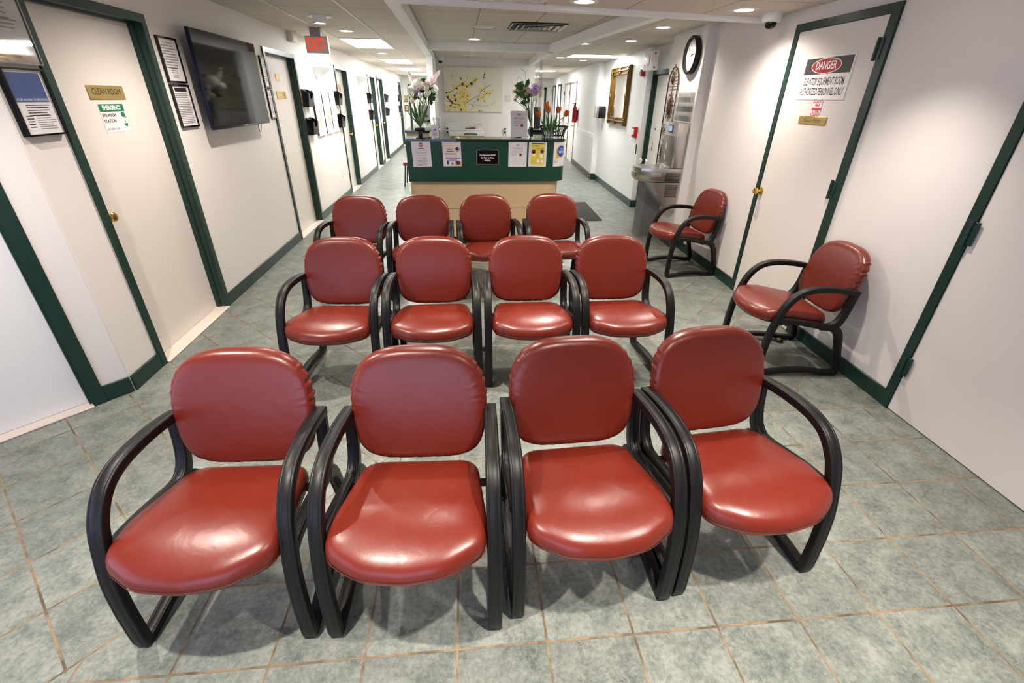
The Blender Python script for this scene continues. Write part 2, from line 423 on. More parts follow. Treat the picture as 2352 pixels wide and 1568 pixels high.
# lower ceiling bay over the seats, right of the long beam
ceiling_material('ceiling_tile_low', .01, 4.30, srgb(216, 203, 190), srgb(112, 98, 86), .66, .61, .004)
tag(MB().prism([(-.40, -2.3, 2.25), (2.62, -2.3, 2.25), (2.62, 4.36, 2.25), (-.40, 4.03, 2.25)], (0, 0, .079)).build('ceiling_low_bay', 'ceiling_tile_low'), kind='structure')
# beams (boxed white strips under the ceiling)
def beam(name, a, b, w, z0, z1=CZ):
    a, b = Vector(a), Vector(b); d = (b-a).normalized(); n = Vector((-d.y, d.x))*w/2
    mb = MB().prism([(*(a+n), z0), (*(b+n), z0), (*(b-n), z0), (*(a-n), z0)], (0, 0, z1-z0))
    return tag(mb.build(name, 'white_paint'), kind='structure')
beam('trim_1', (-.44, -2.25), (-.44, 9.0), .10, 2.23)
beam('trim_2', (-.39, 4.05), (2.66, 4.42), .10, 2.222)
beam('trim_3', (1.69, 4.36), (1.40, 7.82), .10, 2.23)
beam('trim_4', (-.39, 7.80), (1.44, 7.80), .10, 2.23)
beam('trim_5', (1.42, 7.85), (1.52, 10.75), .10, 2.23)
for i, (y0, y1) in enumerate(((-2.2, 21),)):                       # light tee rails of the left bay
    for k, x in enumerate((-.985, -1.595)):
        tag(MB().box(x-.012, x+.012, y0, y1, CZ-.006, CZ).build('trim_%d' % (6+k), 'cream_metal'), kind='structure')

DOORS_L = [(2.87, 3.916), (6.0, 7.09), (9.23, 10.2), (12.45, 13.42), (13.83, 14.8), (18.7, 19.45)]
DT = 2.09
wall('wall_left', 'left', 2.584, 20.5, openings=[(a+.03, b-.03, DT-.03) for a, b in DOORS_L])
wall('wall_left_near', 'near', -1.5, .0, openings=[(-1.2, -.165, DT-.03)])
mb = MB(); mb.box(-3.24, -3.1, -2.3, -2.1, 0, CZ+.05); mb.box(-3.24, -3.1, 1.1, 1.5, 0, CZ+.05); mb.box(-3.24, -3.1, -2.1, 1.1, 2.1, CZ+.05); mb.box(-3.24, -3.1, -2.1, 1.1, 0, .06)
tag(mb.build('wall_left_rear', 'wall_paint'), kind='structure')
wall('wall_right', 'right', -3.42, 4.35, openings=[(-1.945, -.99, 2.13), (.0, .96, 2.13)], th=.3)
tag(MB().prism([(2.60, 5.385, 0), (2.74, 5.385, 0), (3.4, 5.385, 0), (3.4, 6.38, 0), (2.662, 6.38, 0)], (0, 0, CZ+.04)).build('wall_right_clock', 'wall_paint'), kind='structure')
wall('wall_right_alcove', 'alcove', -.02, 1.5, openings=[(.0, 1.2, 2.02)], th=.12)
tag(MB().prism([(2.91, 7.78, 0), (3.3, 7.78, 0), (3.3, 10.8, 0), (3.09, 10.8, 0)], (0, 0, CZ+.04)).build('wall_right_mirror', 'wall_white'), kind='structure')
tag(MB().prism([(2.985, 10.8, 0), (3.4, 10.8, 0), (4.2, 21.1, 0), (3.86, 21.1, 0)], (0, 0, CZ+.04)).build('wall_right_far', 'wall_white'), kind='structure')
tag(MB().box(-.49, -.39, 9.0, 10.8, 0, CZ+.03).build('wall_reception_side', 'wall_white'), kind='structure')
tag(MB().box(-.49, 1.62, 10.75, 20.9, 0, CZ+.03).build('wall_reception', 'wall_paint'), kind='structure')
tag(MB().box(-2.2, -.45, 20.4, 20.55, 0, CZ+.03).build('wall_end_left', 'wall_white'), kind='structure')
tag(MB().box(1.5, 4.3, 20.95, 21.1, 0, CZ+.03).build('wall_end_right', 'wall_white'), kind='structure')
# rear wall with the glazed street entrance behind the camera
WX0, WX1, WZ0, WZ1 = -3.0, .2, .06, 2.1
mb = MB(); mb.box(-3.24, WX0, -2.42, -2.3, 0, CZ+.05); mb.box(WX1, 2.6, -2.42, -2.3, 0, CZ+.05); mb.box(WX0, WX1, -2.42, -2.3, WZ1, CZ+.05); mb.box(WX0, WX1, -2.42, -2.3, 0, WZ0)
tag(mb.build('wall_rear', 'wall_paint'), kind='structure')
wn = tag(bpy.data.objects.new('window_1', None), kind='structure'); COL.objects.link(wn); wn.location = (0, -2.34, 0)
mb = MB()
for x in (WX0+.03, (WX0*2+WX1)/3, (WX0+WX1*2)/3, WX1-.03): mb.box(x-.03, x+.03, -.04, .04, WZ0, WZ1)
mb.box(WX0, WX1, -.04, .04, WZ0, WZ0+.08); mb.box(WX0, WX1, -.04, .04, WZ1-.06, WZ1)
mb.build('frame', 'steel_dark', wn); MB().box(WX0, WX1, -.004, .004, WZ0, WZ1).build('pane', 'window_glass', wn)

wn = tag(bpy.data.objects.new('window_2', None), kind='structure'); COL.objects.link(wn); wn.location = (-3.17, -.5, 0)
mb = MB()
for y in (-1.57, -.53, .53, 1.57): mb.box(-.04, .04, y-.03, y+.03, .06, 2.1)
mb.box(-.04, .04, -1.6, 1.6, .06, .14); mb.box(-.04, .04, -1.6, 1.6, 2.04, 2.1); mb.build('frame', 'steel_dark', wn); MB().box(-.004, .004, -1.6, 1.6, .06, 2.1).build('pane', 'window_glass', wn)

# ------------------------------------------------------------------ doors
def knob(parent, x, z, y, m='brass'):
    k = MB().lathe([(.032, 0), (.032, .006), (.012, .010), (.011, .028), (.022, .036), (.029, .048), (.029, .058), (.022, .066), (.010, .068)], (x, y, z), 20, axis='Y')
    return k.build('knob', m, parent)
def door(n, w, x0, x1, zt=DT, cw=.05, recess=.075, knob_x=None, knob_m='brass', kind='recessed', sill=True, leaf_m='door_paint', jm='green_trim'):
    """frame = casing + jambs, leaf set back in the wall"""
    (ox, oy), rz = WF[w]
    d = bpy.data.objects.new('door_%d' % n, None); COL.objects.link(d); d.location = on(w, (x0+x1)/2); d.rotation_euler = (0, 0, R(rz)); tag(d, kind='structure')
    h = (x1-x0)/2; mb = MB(); o = -.016
    for s in (-1, 1):
        a, b = sorted((s*h, s*(h-cw))); mb.box(a, b, o, .002, 0, zt)
        a, b = sorted((s*(h-.03), s*(h-cw))); mb.box(a, b, 0, recess+.04, 0, zt-.03)
        a, b = sorted((s*(h-cw), s*(h-cw-.012))); mb.box(a, b, recess-.035, recess, 0, zt-cw)       # stop
    mb.box(-h+cw, h-cw, o, .002, zt-cw, zt); mb.box(-h+.03, h-.03, 0, recess+.04, zt-cw, zt-.03); mb.box(-h+cw, h-cw, recess-.035, recess, zt-cw-.012, zt-cw)
    mb.build('frame', jm, d)
    lf = MB().box(-h+cw+.003, h-cw-.003, recess, recess+.04, .012, zt-cw-.003).build('leaf', leaf_m, d)
    if sill: MB().box(-h+cw, h-cw, -.03, recess+.04, 0, .01, bev=.003, seg=1).build('threshold', 'marble', d)
    if knob_x is not None: knob(d, knob_x, .97, recess, knob_m)
    return d
d1 = door(1, 'left', *DOORS_L[0], knob_x=-.523+.13)
d2 = door(2, 'left', *DOORS_L[1], knob_x=-.545+.13)
for dd, x in ((d2, .53),):                                          # latch strike plate on the far jamb
    pass
door(3, 'left', *DOORS_L[2], knob_x=.40)
door(4, 'left', *DOORS_L[3], knob_x=.40)
door(5, 'left', *DOORS_L[4], knob_x=.40)
door(6, 'left', *DOORS_L[5], knob_x=.30)
door(7, 'near', -1.235, -.135, cw=.066, recess=.045, leaf_m='wall_white')
def hinge(parent, x, z, h=.115):
    b = MB(); b.box(x-.026, x+.026, -.024, -.016, z-h/2, z+h/2, bev=.002, seg=1); b.lathe([(.009, z-h/2-.004), (.009, z+h/2+.004)], (x-.012, -.026, 0), 10)
    return b.build('hinge', 'green_trim', parent)
def flush_door(n, w, x0, x1, zt, cl, cr, hinges, hx, knob_x=None):
    d = bpy.data.objects.new('door_%d' % n, None); COL.objects.link(d); d.location = on(w, 0); d.rotation_euler = (0, 0, R(RZ(w))); tag(d, kind='structure')
    mb = MB(); o = -.018
    mb.box(x0, x0+cl, o, .02, 0, zt); mb.box(x1-cr, x1, o, .02, 0, zt); mb.box(x0+cl, x1-cr, o, .02, zt-.05, zt); mb.build('frame', 'green_trim', d)
    MB().box(x0+cl+.003, x1-cr-.003, -.008, .035, .006, zt-.053).build('leaf', 'door_paint', d)
    for z in hinges: hinge(d, hx, z)
    if knob_x is not None: knob(d, knob_x, .945, -.008)
    return d
d8 = flush_door(8, 'right', -1.969, -.966, 2.155, .05, .066, (1.925, 1.10, .26), -1.036, -1.885)
d9 = flush_door(9, 'right', -.05, 1.0, 2.155, .052, .05, (1.92, 1.066, .295), .004)
# alcove door: green frame, white leaf standing half in view
d10 = door(10, 'alcove', -.03, 1.05, zt=2.03, cw=.055, recess=.06, sill=False, leaf_m='wall_white')
lk = MB().box(-.30, -.27, .052, .06, .93, 1.05, bev=.003, seg=1).build('lock_plate', 'brass', d10)
MB().lathe([(.014, 0), (.014, .01)], (-.24, .06, 1.24), 12, axis='Y').build('viewer', 'black_plastic', d10)
# far right corridor: two pale doors with black hinges, then darker openings
def far_door(n, a, b, hx):
    d = bpy.data.objects.new('door_%d' % n, None); COL.objects.link(d); d.location = on('far', -(a+b)/2); d.rotation_euler = (0, 0, R(RZ('far'))); tag(d, kind='structure')
    h = (b-a)/2; mb = MB()
    for s in (-1, 1): mb.box(*sorted((s*h, s*(h-.045))), -.02, 0, 0, 2.07)
    mb.box(-h, h, -.02, 0, 2.02, 2.07); mb.build('frame', 'steel_dark', d)
    MB().box(-h+.045, h-.045, -.012, 0, .01, 2.02).build('leaf', 'door_paint', d)
    for z in (.35, 1.05, 1.8): MB().box(hx*h-.03, hx*h+.03, -.03, -.012, z-.06, z+.06).build('hinge', 'black_metal', d)
    knob(d, -hx*(h-.11), .98, -.012)
far_door(11, 2.98, 4.25, -1); far_door(12, 4.33, 5.55, -1)
def far_open(n, a, b, m):
    d = bpy.data.objects.new('door_%d' % n, None); COL.objects.link(d); d.location = on('far', -(a+b)/2); d.rotation_euler = (0, 0, R(RZ('far'))); tag(d, kind='structure')
    h = (b-a)/2; mb = MB()
    for s in (-1, 1): mb.box(*sorted((s*h, s*(h-.06))), -.03, 0, 0, 2.09)
    mb.box(-h, h, -.03, 0, 2.03, 2.09); mb.build('frame', m, d); MB().box(-h+.06, h-.06, -.008, 0, .01, 2.03).build('leaf', 'door_paint', d)
far_open(13, 6.6, 7.55, 'green_trim'); far_open(14, 8.4, 9.35, 'green_trim')
d = bpy.data.objects.new('door_15', None); COL.objects.link(d); d.location = (3.02, 20.95, 0); tag(d, kind='structure')
mb = MB(); mb.box(-.62, -.54, -.04, 0, 0, 2.05); mb.box(.54, .62, -.04, 0, 0, 2.05); mb.box(-.62, .62, -.04, 0, 1.97, 2.05); mb.build('frame', 'green_trim', d)
MB().box(-.54, .54, -.015, 0, .01, 1.97).build('leaf', 'wall_paint', d)
d = bpy.data.objects.new('door_16', None); COL.objects.link(d); d.location = (-1.45, 20.4, 0); tag(d, kind='structure')
mb = MB(); mb.box(-.42, -.34, -.04, 0, 0, 2.05); mb.box(.34, .42, -.04, 0, 0, 2.05); mb.box(-.42, .42, -.04, 0, 1.97, 2.05); mb.build('frame', 'green_trim', d)
MB().box(-.34, .34, -.015, 0, .01, 1.97).build('leaf', 'door_paint', d)

# baseboards
yl = [2.585]+[v for p in DOORS_L for v in p]+[20.4]
skirting('baseboard_left', 'left', [(yl[i], yl[i+1]) for i in range(0, len(yl), 2)], .102)
skirting('baseboard_left_near', 'near', [(-.135, .0)], .102)
skirting('baseboard_right', 'right', [(-3.39, -1.969), (-.966, -.05)], .10)
mb = MB().box(2.60, 2.716, 5.372, 5.386, 0, .10); tag(mb.build('baseboard_right_clock', 'green_trim'), kind='structure')
skirting('baseboard_clock', 'clock', [(-.985, 0)], .10)
skirting('baseboard_mirror', 'mirror', [(-3.02, 0.0)], .115)
tag(MB().box(2.90, 3.0, 7.765, 7.78, 0, .115).build('baseboard_right_alcove', 'green_trim'), kind='structure')
tag(MB().box(2.985, 3.09, 10.785, 10.8, 0, .13).build('baseboard_right_jog', 'green_trim'), kind='structure')
skirting('baseboard_far', 'far', [(-2.98, 0), (-6.6, -5.55), (-8.4, -7.55)], .13, 'bronze')
skirting('trim_8', 'far', [(-2.9, -.02)], .10, 'white_paint').location.z = .86      # chair rail

# ------------------------------------------------------------------ lamps
def light(kind, name, loc, energy, col, size=.1, rot=(0, 0, 0), parent=None, **kw):
    l = bpy.data.lights.new(name, kind); l.energy = energy; l.color = col
    if kind == 'AREA':
        l.shape = kw.get('shape', 'DISK'); l.size = size
        if 'sy' in kw: l.size_y = kw['sy']
        if 'spread' in kw: l.spread = R(kw['spread'])
    elif kind == 'SPOT': l.spot_size = R(kw.get('angle', 120)); l.spot_blend = kw.get('blend', .6); l.shadow_soft_size = size
    else: l.shadow_soft_size = size
    o = bpy.data.objects.new(name, l); COL.objects.link(o); o.location = loc; o.rotation_euler = rot
    if parent is not None: o.parent = parent
    return o
WARM = (1, .89, .79); NEUT = (1, .93, .84); COOL = (.98, 1, 1)
def make_downlight():
    t = thing('downlight', '', 'ceiling light', (0, 0, 0))
    MB().lathe([(.070, .002), (.070, -.004), (.098, -.006), (.104, -.002), (.104, .002)], n=28, cap0=False, cap1=False).build('trim_ring', 'white_plastic', t)
    MB().lathe([(.0005, -.001), (.070, -.001)], n=24, cap0=False, cap1=False).build('lens', 'lamp_lens', t)
    return t
def make_gimbal():
    t = thing('downlight', '', 'ceiling light', (0, 0, 0))
    MB().lathe([(.06, 0), (.062, -.004), (.115, -.012), (.118, -.006), (.116, 0)], n=28, cap0=False, cap1=False).build('trim_ring', 'white_plastic', t)
    MB().lathe([(.066, -.004), (.066, -.05), (.058, -.064), (.05, -.064)], n=24, cap0=False, cap1=False).build('housing', 'white_plastic', t)
    MB().lathe([(.0005, -.058), (.055, -.058)], n=24, cap0=False, cap1=False).build('lens', 'lamp_lens', t)
    return t
dl = make_downlight(); used = [False]
def downlight(x, y, z, label, power, col=WARM, angle=150):
    if not used[0]: o = dl; used[0] = True; o.location = (x, y, z-.0015); o['label'] = label; o['group'] = 'recessed ceiling downlights'
    else: o = copy_at(dl, (x, y, z-.0015), 0, label, 'recessed ceiling downlights')
    if power: light('SPOT', 'downlight_lamp', (x, y, z-.03), power, col, .025, angle=angle, blend=.9)
    return o
LOW = 2.25
g = make_gimbal(); g.location = (-1.33, 5.67, CZ); g['label'] = 'gimbal downlight with drum housing hanging below the left ceiling bay'; g['group'] = 'recessed ceiling downlights'
light('SPOT', 'downlight_lamp', (-1.33, 5.67, CZ-.08), 40, WARM, .06, angle=150, blend=.8)
K = 1.0
downlight(-1.31, 6.82, CZ, 'round downlight just behind the hanging EXIT sign in the left bay', 20, NEUT)
downlight(-1.31, 8.16, CZ, 'round downlight between two bright ceiling panels over left corridor', 20, NEUT)
downlight(-1.33, 10.0, CZ, 'round downlight beyond the first bright panel of left corridor', 14, NEUT)
downlight(.26, 7.32, CZ, 'round downlight in front of the reception, beside the square air vent', 32, NEUT)
downlight(.93, 3.93, LOW, 'round downlight cut by the top edge of the photo, nearest bay', 120, WARM, 140)
downlight(2.20, 4.03, LOW, 'large bright downlight beside the dome camera at upper right', 62, WARM, 150)
downlight(2.24, 5.71, CZ, 'downlight with a brass rim above the wall clock', 40, WARM)
downlight(2.33, 7.00, CZ, 'small downlight in front of the red lettered wall EXIT box', 20, NEUT)
downlight(1.82, 7.52, CZ, 'small downlight beside the slanted right ceiling beam', 16, NEUT)
downlight(2.57, 10.6, CZ, 'small round downlight just beyond the bright panel on the right', 16, NEUT)
downlight(1.98, 10.0, CZ, 'small downlight in the dark ceiling right of the reception wall', 12, NEUT)
# the rest of the same lamp grid, above and behind the camera
for x, y, z, p, an in ((-1.25, 3.6, CZ, 105, 150), (-1.6, 1.75, CZ, 115, 130), (-.15, 2.35, LOW, 130, 88), (.95, 2.2, LOW, 130, 88), (2.0, 2.45, LOW, 74, 100), (-.72, .65, CZ, 190, 86), (.55, .5, LOW, 170, 86), (1.4, .47, LOW, 165, 86)):
    downlight(x, y, z, 'recessed ceiling downlight over the waiting area seats', p, WARM, an)
def troffer(x0, x1, y0, y1, label, power, z=CZ, group='bright fluorescent ceiling panels'):
    t = thing('ceiling_panel_light', label, 'ceiling light', ((x0+x1)/2, (y0+y1)/2, z), 0, group)
    a, b = (x1-x0)/2, (y1-y0)/2; mb = MB()
    mb.box(-a-.02, -a, -b-.02, b+.02, -.012, 0); mb.box(a, a+.02, -b-.02, b+.02, -.012, 0); mb.box(-a, a, -b-.02, -b, -.012, 0); mb.box(-a, a, b, b+.02, -.012, 0)
    mb.build('frame', 'white_plastic', t); MB().box(-a, a, -b, b, -.006, -.001).build('diffuser', 'lamp_lens_cool', t)
    light('AREA', 'panel_lamp', ((x0+x1)/2, (y0+y1)/2, z-.03), power, COOL, x1-x0, shape='RECTANGLE', sy=y1-y0)
troffer(-1.56, -1.0, 7.6, 8.9, 'first bright ceiling panel of the left corridor, nearest the hanging EXIT sign', 34)
troffer(-1.56, -1.0, 11.3, 12.7, 'second bright ceiling panel of the left corridor', 36)
troffer(-1.56, -1.0, 14.6, 15.9, 'third bright ceiling panel of the left corridor', 38)
troffer(-1.56, -1.0, 17.6, 18.9, 'farthest bright ceiling panel of the left corridor', 36)
troffer(2.05, 3.0, 9.15, 9.75, 'bright ceiling panel right of the reception, in front of the gold mirror', 30)
troffer(1.9, 2.75, 14.3, 14.9, 'bright ceiling panel deep in the right corridor', 40)
troffer(2.2, 2.9, 18.2, 18.8, 'bright ceiling panel at the end of the right corridor', 36)
light('AREA', 'daylight', (-1.4, -2.75, 1.06), 52, (.62, .68, 1), 3.2, (R(90), 0, 0), shape='RECTANGLE', sy=2.1)
light('AREA', 'daylight', (-3.5, -.5, 1.06), 34, (.62, .68, 1), 3.2, (R(90), 0, R(-90)), shape='RECTANGLE', sy=2.1)
w = bpy.data.worlds.new('world'); scene.world = w; w.use_nodes = True
w.node_tree.nodes['Background'].inputs[0].default_value = (.75, .82, 1, 1); w.node_tree.nodes['Background'].inputs[1].default_value = .6
vs = scene.view_settings; vs.view_transform = 'Standard'; vs.look = 'None'; vs.exposure = .35; vs.gamma = 1; vs.use_curve_mapping = False
# ------------------------------------------------------------------ armchairs
def frame_sweep(mb, path, th, xc, width, bev=.005):
    """band of rounded-rectangular section following path (d, z) in the chair's side plane; th = thickness in that plane (scalar or list)"""
    P = [Vector((p[0], p[1])) for p in path]; n = len(P); rings = []
    for i, p in enumerate(P):
        t = (P[min(i+1, n-1)]-P[max(i-1, 0)]).normalized(); nm = Vector((-t.y, t.x))
        h = (th[i] if isinstance(th, list) else th)/2; w = width/2; b = min(bev, h*.8)
        x0 = xc(p[0]); sec = []
        for sx, sn in ((1, 1), (-1, 1), (-1, -1), (1, -1)):
            cx, cn = sx*(w-b), sn*(h-b)
            q = [(cx+sx*b, cn), (cx+sx*b*.7, cn+sn*b*.7), (cx, cn+sn*b), (cx-sx*.0035, cn+sn*b), (cx-sx*.0047, cn+sn*(b-.0008)), (cx-sx*.0059, cn+sn*b)]
            if sx*sn < 0: q.reverse()
            sec += q
        rings.append([(x0+a, p.x+nm.x*c, p.y+nm.y*c) for a, c in sec])
    mb.rings(rings)
def cushion(outline, prof, zf, N):
    """stack of scaled outlines; prof = (inset scale, level); zf maps (x, y, level, scale) to a point"""
    mb = MB(); rings = []
    for sc, lv in prof: rings.append([zf(x*sc, y*sc, lv, sc, i) for i, (x, y) in enumerate(outline)])
    mb.rings(rings); return mb
def resample(pts, n):
    P = [Vector(p) for p in pts]; P.append(P[0]); L = [0]
    for a, b in zip(P[:-1], P[1:]): L.append(L[-1]+(b-a).length)
    out = []; j = 0
    for i in range(n):
        t = L[-1]*i/n
        while L[j+1] < t: j += 1
        f = (t-L[j])/max(1e-9, L[j+1]-L[j]); q = P[j].lerp(P[j+1], f); out.append((q.x, q.y))
    return out
def round_poly(corners, seg=10):
    """corners (x, y, radius), counter-clockwise"""
    out = []; n = len(corners)
    for i in range(n):
        p = Vector(corners[i][:2]); r = corners[i][2]; a = Vector(corners[i-1][:2])-p; b = Vector(corners[(i+1) % n][:2])-p
        ang = a.angle(b); t = min(r/math.tan(ang/2), a.length*.49, b.length*.49); p0 = p+a.normalized()*t; p1 = p+b.normalized()*t
        for k in range(seg+1):
            s = k/seg; out.append(tuple((p0*(1-s)*(1-s)+p*2*s*(1-s)+p1*s*s)))
    return out
def make_chair():
    t = thing('armchair', '', 'chair')
    # seat cushion
    ol = round_poly([(-.246, -.02, .085), (-.125, -.092, .2), (0, -.108, .3), (.125, -.092, .2), (.246, -.02, .085), (.247, .09, .2), (.212, .40, .075), (-.212, .40, .075), (-.247, .09, .2)])
    cy = .165; ol = resample([(x, y-cy) for x, y in ol], 96)
    def seat_pt(x, y, lv, sc, i):
        r2 = min(1, (x/.25)**2*.5+((y)/.24)**2*.5)
        front = max(0, (-y-.10)/.17)
        slope = -.042*max(0, y+.05)/.25
        crown = (.012*(1-min(1, sc**2))) if lv > .9 else 0
        z = .371+lv*.087+slope+crown-(.026*front*front if lv > .5 else .004*front)
        if lv > .9: z -= .005*math.exp(-((x/.13)**2+((y-.03)/.12)**2))
        return (x, y+cy, z)
    prof = [(.55, .0), (.90, .0), (.958, .05), (.984, .2), (1.0, .42), (1.0, .60), (.985, .80), (.955, .92), (.91, .985), (.82, 1.02), (.66, 1.04), (.48, 1.05), (.3, 1.05), (.12, 1.05)]
    cushion(ol, prof, seat_pt, 96).build('seat', 'red_vinyl', t, sharp=80)
    sm = [(x*1.001, y*1.001) for x, y in ol]; rg = [seat_pt(x, y, .30, 1, i) for i, (x, y) in enumerate(sm)]
    k = MB(); k.tube(rg+[rg[0]], .0011, 5); sobj = k.build('seat_seam', 'red_vinyl', [c for c in kids(t) if c.name.startswith('seat')][0])
    mb = MB().box(-.20, .20, .0, .35, .368, .386, bev=.004, seg=1); mb.build('seat_pan', 'black_plastic', t)
    # back pad: outline in (x, h), leaning back
    NB = 300; ob = []
    for k in range(720):                                           # D shape: broad arch above, squarer below
        a = 2*PI*k/720; ca, sa = math.cos(a), math.sin(a)
        e, hh = (3.0, .228) if sa >= 0 else (4.2, .205)
        w_ = .249 if sa >= 0 else .249-.018*min(1, -sa)
        rr = (abs(ca)**e+abs(sa)**e)**(-1/e)
        ob.append((w_*rr*ca, hh*rr*sa))
    ob = resample(ob, NB); rnd = random.Random(5); ph = [rnd.uniform(0, 2*PI) for _ in range(4)]
    lean = R(13.5)
    def back_pt(x, y, lv, sc, i):
        h = y+.2; hh = ob[i][1]+.2; right = ob[i][0] > 0
        ex = 0
        if sc > .87 and .20 < hh < .385:                            # gathered cover at the shoulders, stronger on one side
            u = (hh-.20)/.185; env = math.sin(PI*u)**.7*min(1, (sc-.87)/.08)
            s_ = math.atan2(ob[i][1], ob[i][0]); ex = env*(.0052 if right else .0032)*(math.sin(s_*44+ph[0])*.7+math.sin(s_*71+ph[1])*.45)
        if sc > .93 and hh < .03: ex = .0018*math.sin(ob[i][0]*130+ph[2])*math.sin(ob[i][0]*37+ph[3])
        bulge = -.020*(1-min(1, (x/.25)**2*.8+(y/.23)**2*.6)) if lv > .55 else 0
        yy = .437-.034*lv+bulge-.26*x*x
        n_ = Vector((ob[i][0], ob[i][1])).normalized()
        X = x+n_.x*ex; H = h+n_.y*ex
        return (X, yy+ex*.6+H*math.sin(lean), .414+H*math.cos(lean))
    pb = [(.5, -.75), (.86, -.75), (.95, -.62), (.985, -.35), (1.0, 0), (1.0, .3), (.985, .62), (.955, .84), (.91, .95), (.83, 1.0), (.68, 1.0), (.5, 1.0), (.3, 1.0), (.12, 1.0)]
    cushion(ob, pb, back_pt, NB).build('backrest', 'red_vinyl', t, sharp=80)
    # moulded black side frames
    xc_ = lambda s: (lambda d: s*(.271-.020*max(0, d)))
    arm = smooth_path([(-.004, .012), (-.010, .045), (-.010, .13), (-.008, .20), (.000, .30), (.017, .385), (.041, .472), (.064, .522), (.10, .568), (.147, .599), (.22, .615), (.33, .614), (.42, .602), (.476, .590)], 5)
    rail = smooth_path([(.022, .391), (.08, .400), (.17, .392), (.27, .374), (.34, .360), (.382, .362), (.415, .386), (.435, .43), (.448, .49), (.456, .55), (.464, .592)], 5)
    rthk = [.034+.013*math.exp(-((i-28)/7)**2) for i in range(len(rail))]
    leg = smooth_path([(.39, .356), (.426, .338), (.452, .30), (.470, .25), (.486, .19), (.504, .12), (.519, .07), (.524, .042), (.514, .022), (.492, .016)], 5)
    run = smooth_path([(.500, .018), (.43, .022), (.35, .034), (.26, .040), (.17, .036), (.09, .026), (.03, .017), (-.006, .0155)], 5)
    for s in (-1, 1):
        for nm, pth, th, wd in (('arm_frame', arm, .034, .046), ('back_upright', rail, rthk, .042), ('rear_leg', leg, [.05-.014*min(1, i/18) for i in range(len(leg))], .044), ('floor_runner', run, .030, .044)):
            b = MB(); frame_sweep(b, [tuple(p)[:2] for p in pth], th, xc_(s), wd); b.build(nm, 'black_plastic', t, sharp=55)
        for d in (.008, .485):
            x = xc_(s)(d); MB().lathe([(.013, 0), (.015, .004), (.012, .009)], (x, d, 0), 12).build('foot_glide', 'black_matte', t)
    for d, z in ((.10, .372), (.33, .345)):
        MB().box(-.272, .272, d-.014, d+.014, z-.009, z+.012, bev=.003, seg=1).build('crossbar', 'black_plastic', t)
    return t
ch = make_chair()
ROWN = ['front', 'middle', 'back']
chairs = [
 (-.836, .985, -2.6, 'red vinyl armchair at the left end of the front row, lilac sheen on its back', 'front row of red waiting chairs'),
 (-.208, .952, -3.1, 'red vinyl armchair second from left in the front row', 'front row of red waiting chairs'),
 (.414, .976, 1.3, 'red vinyl armchair third from left in the front row', 'front row of red waiting chairs'),
 (1.015, 1.015, 4.4, 'red vinyl armchair at the right end of the front row, whole right arm in view', 'front row of red waiting chairs'),
 (-.81, 2.468, -4.0, 'red vinyl armchair at the left end of the middle row', 'middle row of red waiting chairs'),
 (-.199, 2.449, -.6, 'red vinyl armchair second from left in the middle row', 'middle row of red waiting chairs'),
 (.404, 2.434, -1.5, 'red vinyl armchair third from left in the middle row', 'middle row of red waiting chairs'),
 (1.0, 2.42, 0, 'red vinyl armchair at the right end of the middle row', 'middle row of red waiting chairs'),
 (-.985, 3.905, -5.5, 'red vinyl armchair at the left end of the back row near the door', 'back row of red waiting chairs'),
 (-.37, 3.90, -1.0, 'red vinyl armchair second from left in the back row before the reception desk', 'back row of red waiting chairs'),
 (.256, 3.912, 3.6, 'red vinyl armchair third from left in the back row', 'back row of red waiting chairs'),
 (.862, 3.925, -.8, 'red vinyl armchair at the right end of the back row beside the dark floor mat', 'back row of red waiting chairs'),
 (1.982, 2.693, -96.3, 'red vinyl armchair turned sideways against the right wall below the elevator room door', 'red chairs along the right wall'),
 (2.10, 4.583, -87.3, 'red vinyl armchair turned sideways against the right wall beside the drinking fountain', 'red chairs along the right wall'),
]
for i, (x, y, rz, lab, grp) in enumerate(chairs):
    if i == 0: ch.location = (x, y, 0); ch.rotation_euler = (0, 0, R(rz)); ch['label'] = lab; ch['group'] = grp
    else:
        c = copy_at(ch, (x, y, 0), rz, lab, grp)
        if grp is None and 'group' in c: del c['group']

t = thing('side_chair', 'pinkish red chair seat half hidden behind the left end of the green desk', 'chair', (-1.08, 10.2, 0), -90)
MB().prism([(-.23, -.06, .40), (.23, -.06, .40), (.21, .40, .40), (-.21, .40, .40)], (0, 0, .06)).build('seat', 'red_vinyl', t)
for s in (-1, 1):
    MB().tube([(s*.22, -.02, .40), (s*.25, -.06, 0)], .012, 8).build('leg', 'black_metal', t); MB().tube([(s*.20, .36, .40), (s*.22, .44, 0)], .012, 8).build('leg', 'black_metal', t)
MB().box(-.21, .21, .40, .44, .46, .86, bev=.02).build('backrest', 'red_vinyl', t)
# ------------------------------------------------------------------ things on the left wall
def wthing(w, name, label, cat, x, z, out=0, group=None):
    return thing(name, label, cat, on(w, x, z, out or .0012), RZ(w), group)
def framed(w, x0, x1, z0, z1, label, name='framed_notice', fw=.012, th=.018, group=None, fm='black_gloss'):
    """framed sheet behind a thin dark moulding; local origin at the middle of its back"""
    t = wthing(w, name, label, 'framed notice', (x0+x1)/2, (z0+z1)/2, .001, group); a, b = (x1-x0)/2, (z1-z0)/2
    mb = MB(); mb.box(-a, -a+fw, -th, 0, -b, b); mb.box(a-fw, a, -th, 0, -b, b); mb.box(-a+fw, a-fw, -th, 0, b-fw, b); mb.box(-a+fw, a-fw, -th, 0, -b, -b+fw)
    mb.build('frame', fm, t); MB().box(-a+fw, a-fw, -th*.6, 0, -b+fw, b-fw).build('sheet', 'paper', t)
    return t, a-fw, b-fw, -th*.6-.0006
GF = 'black framed notices on the left wall'
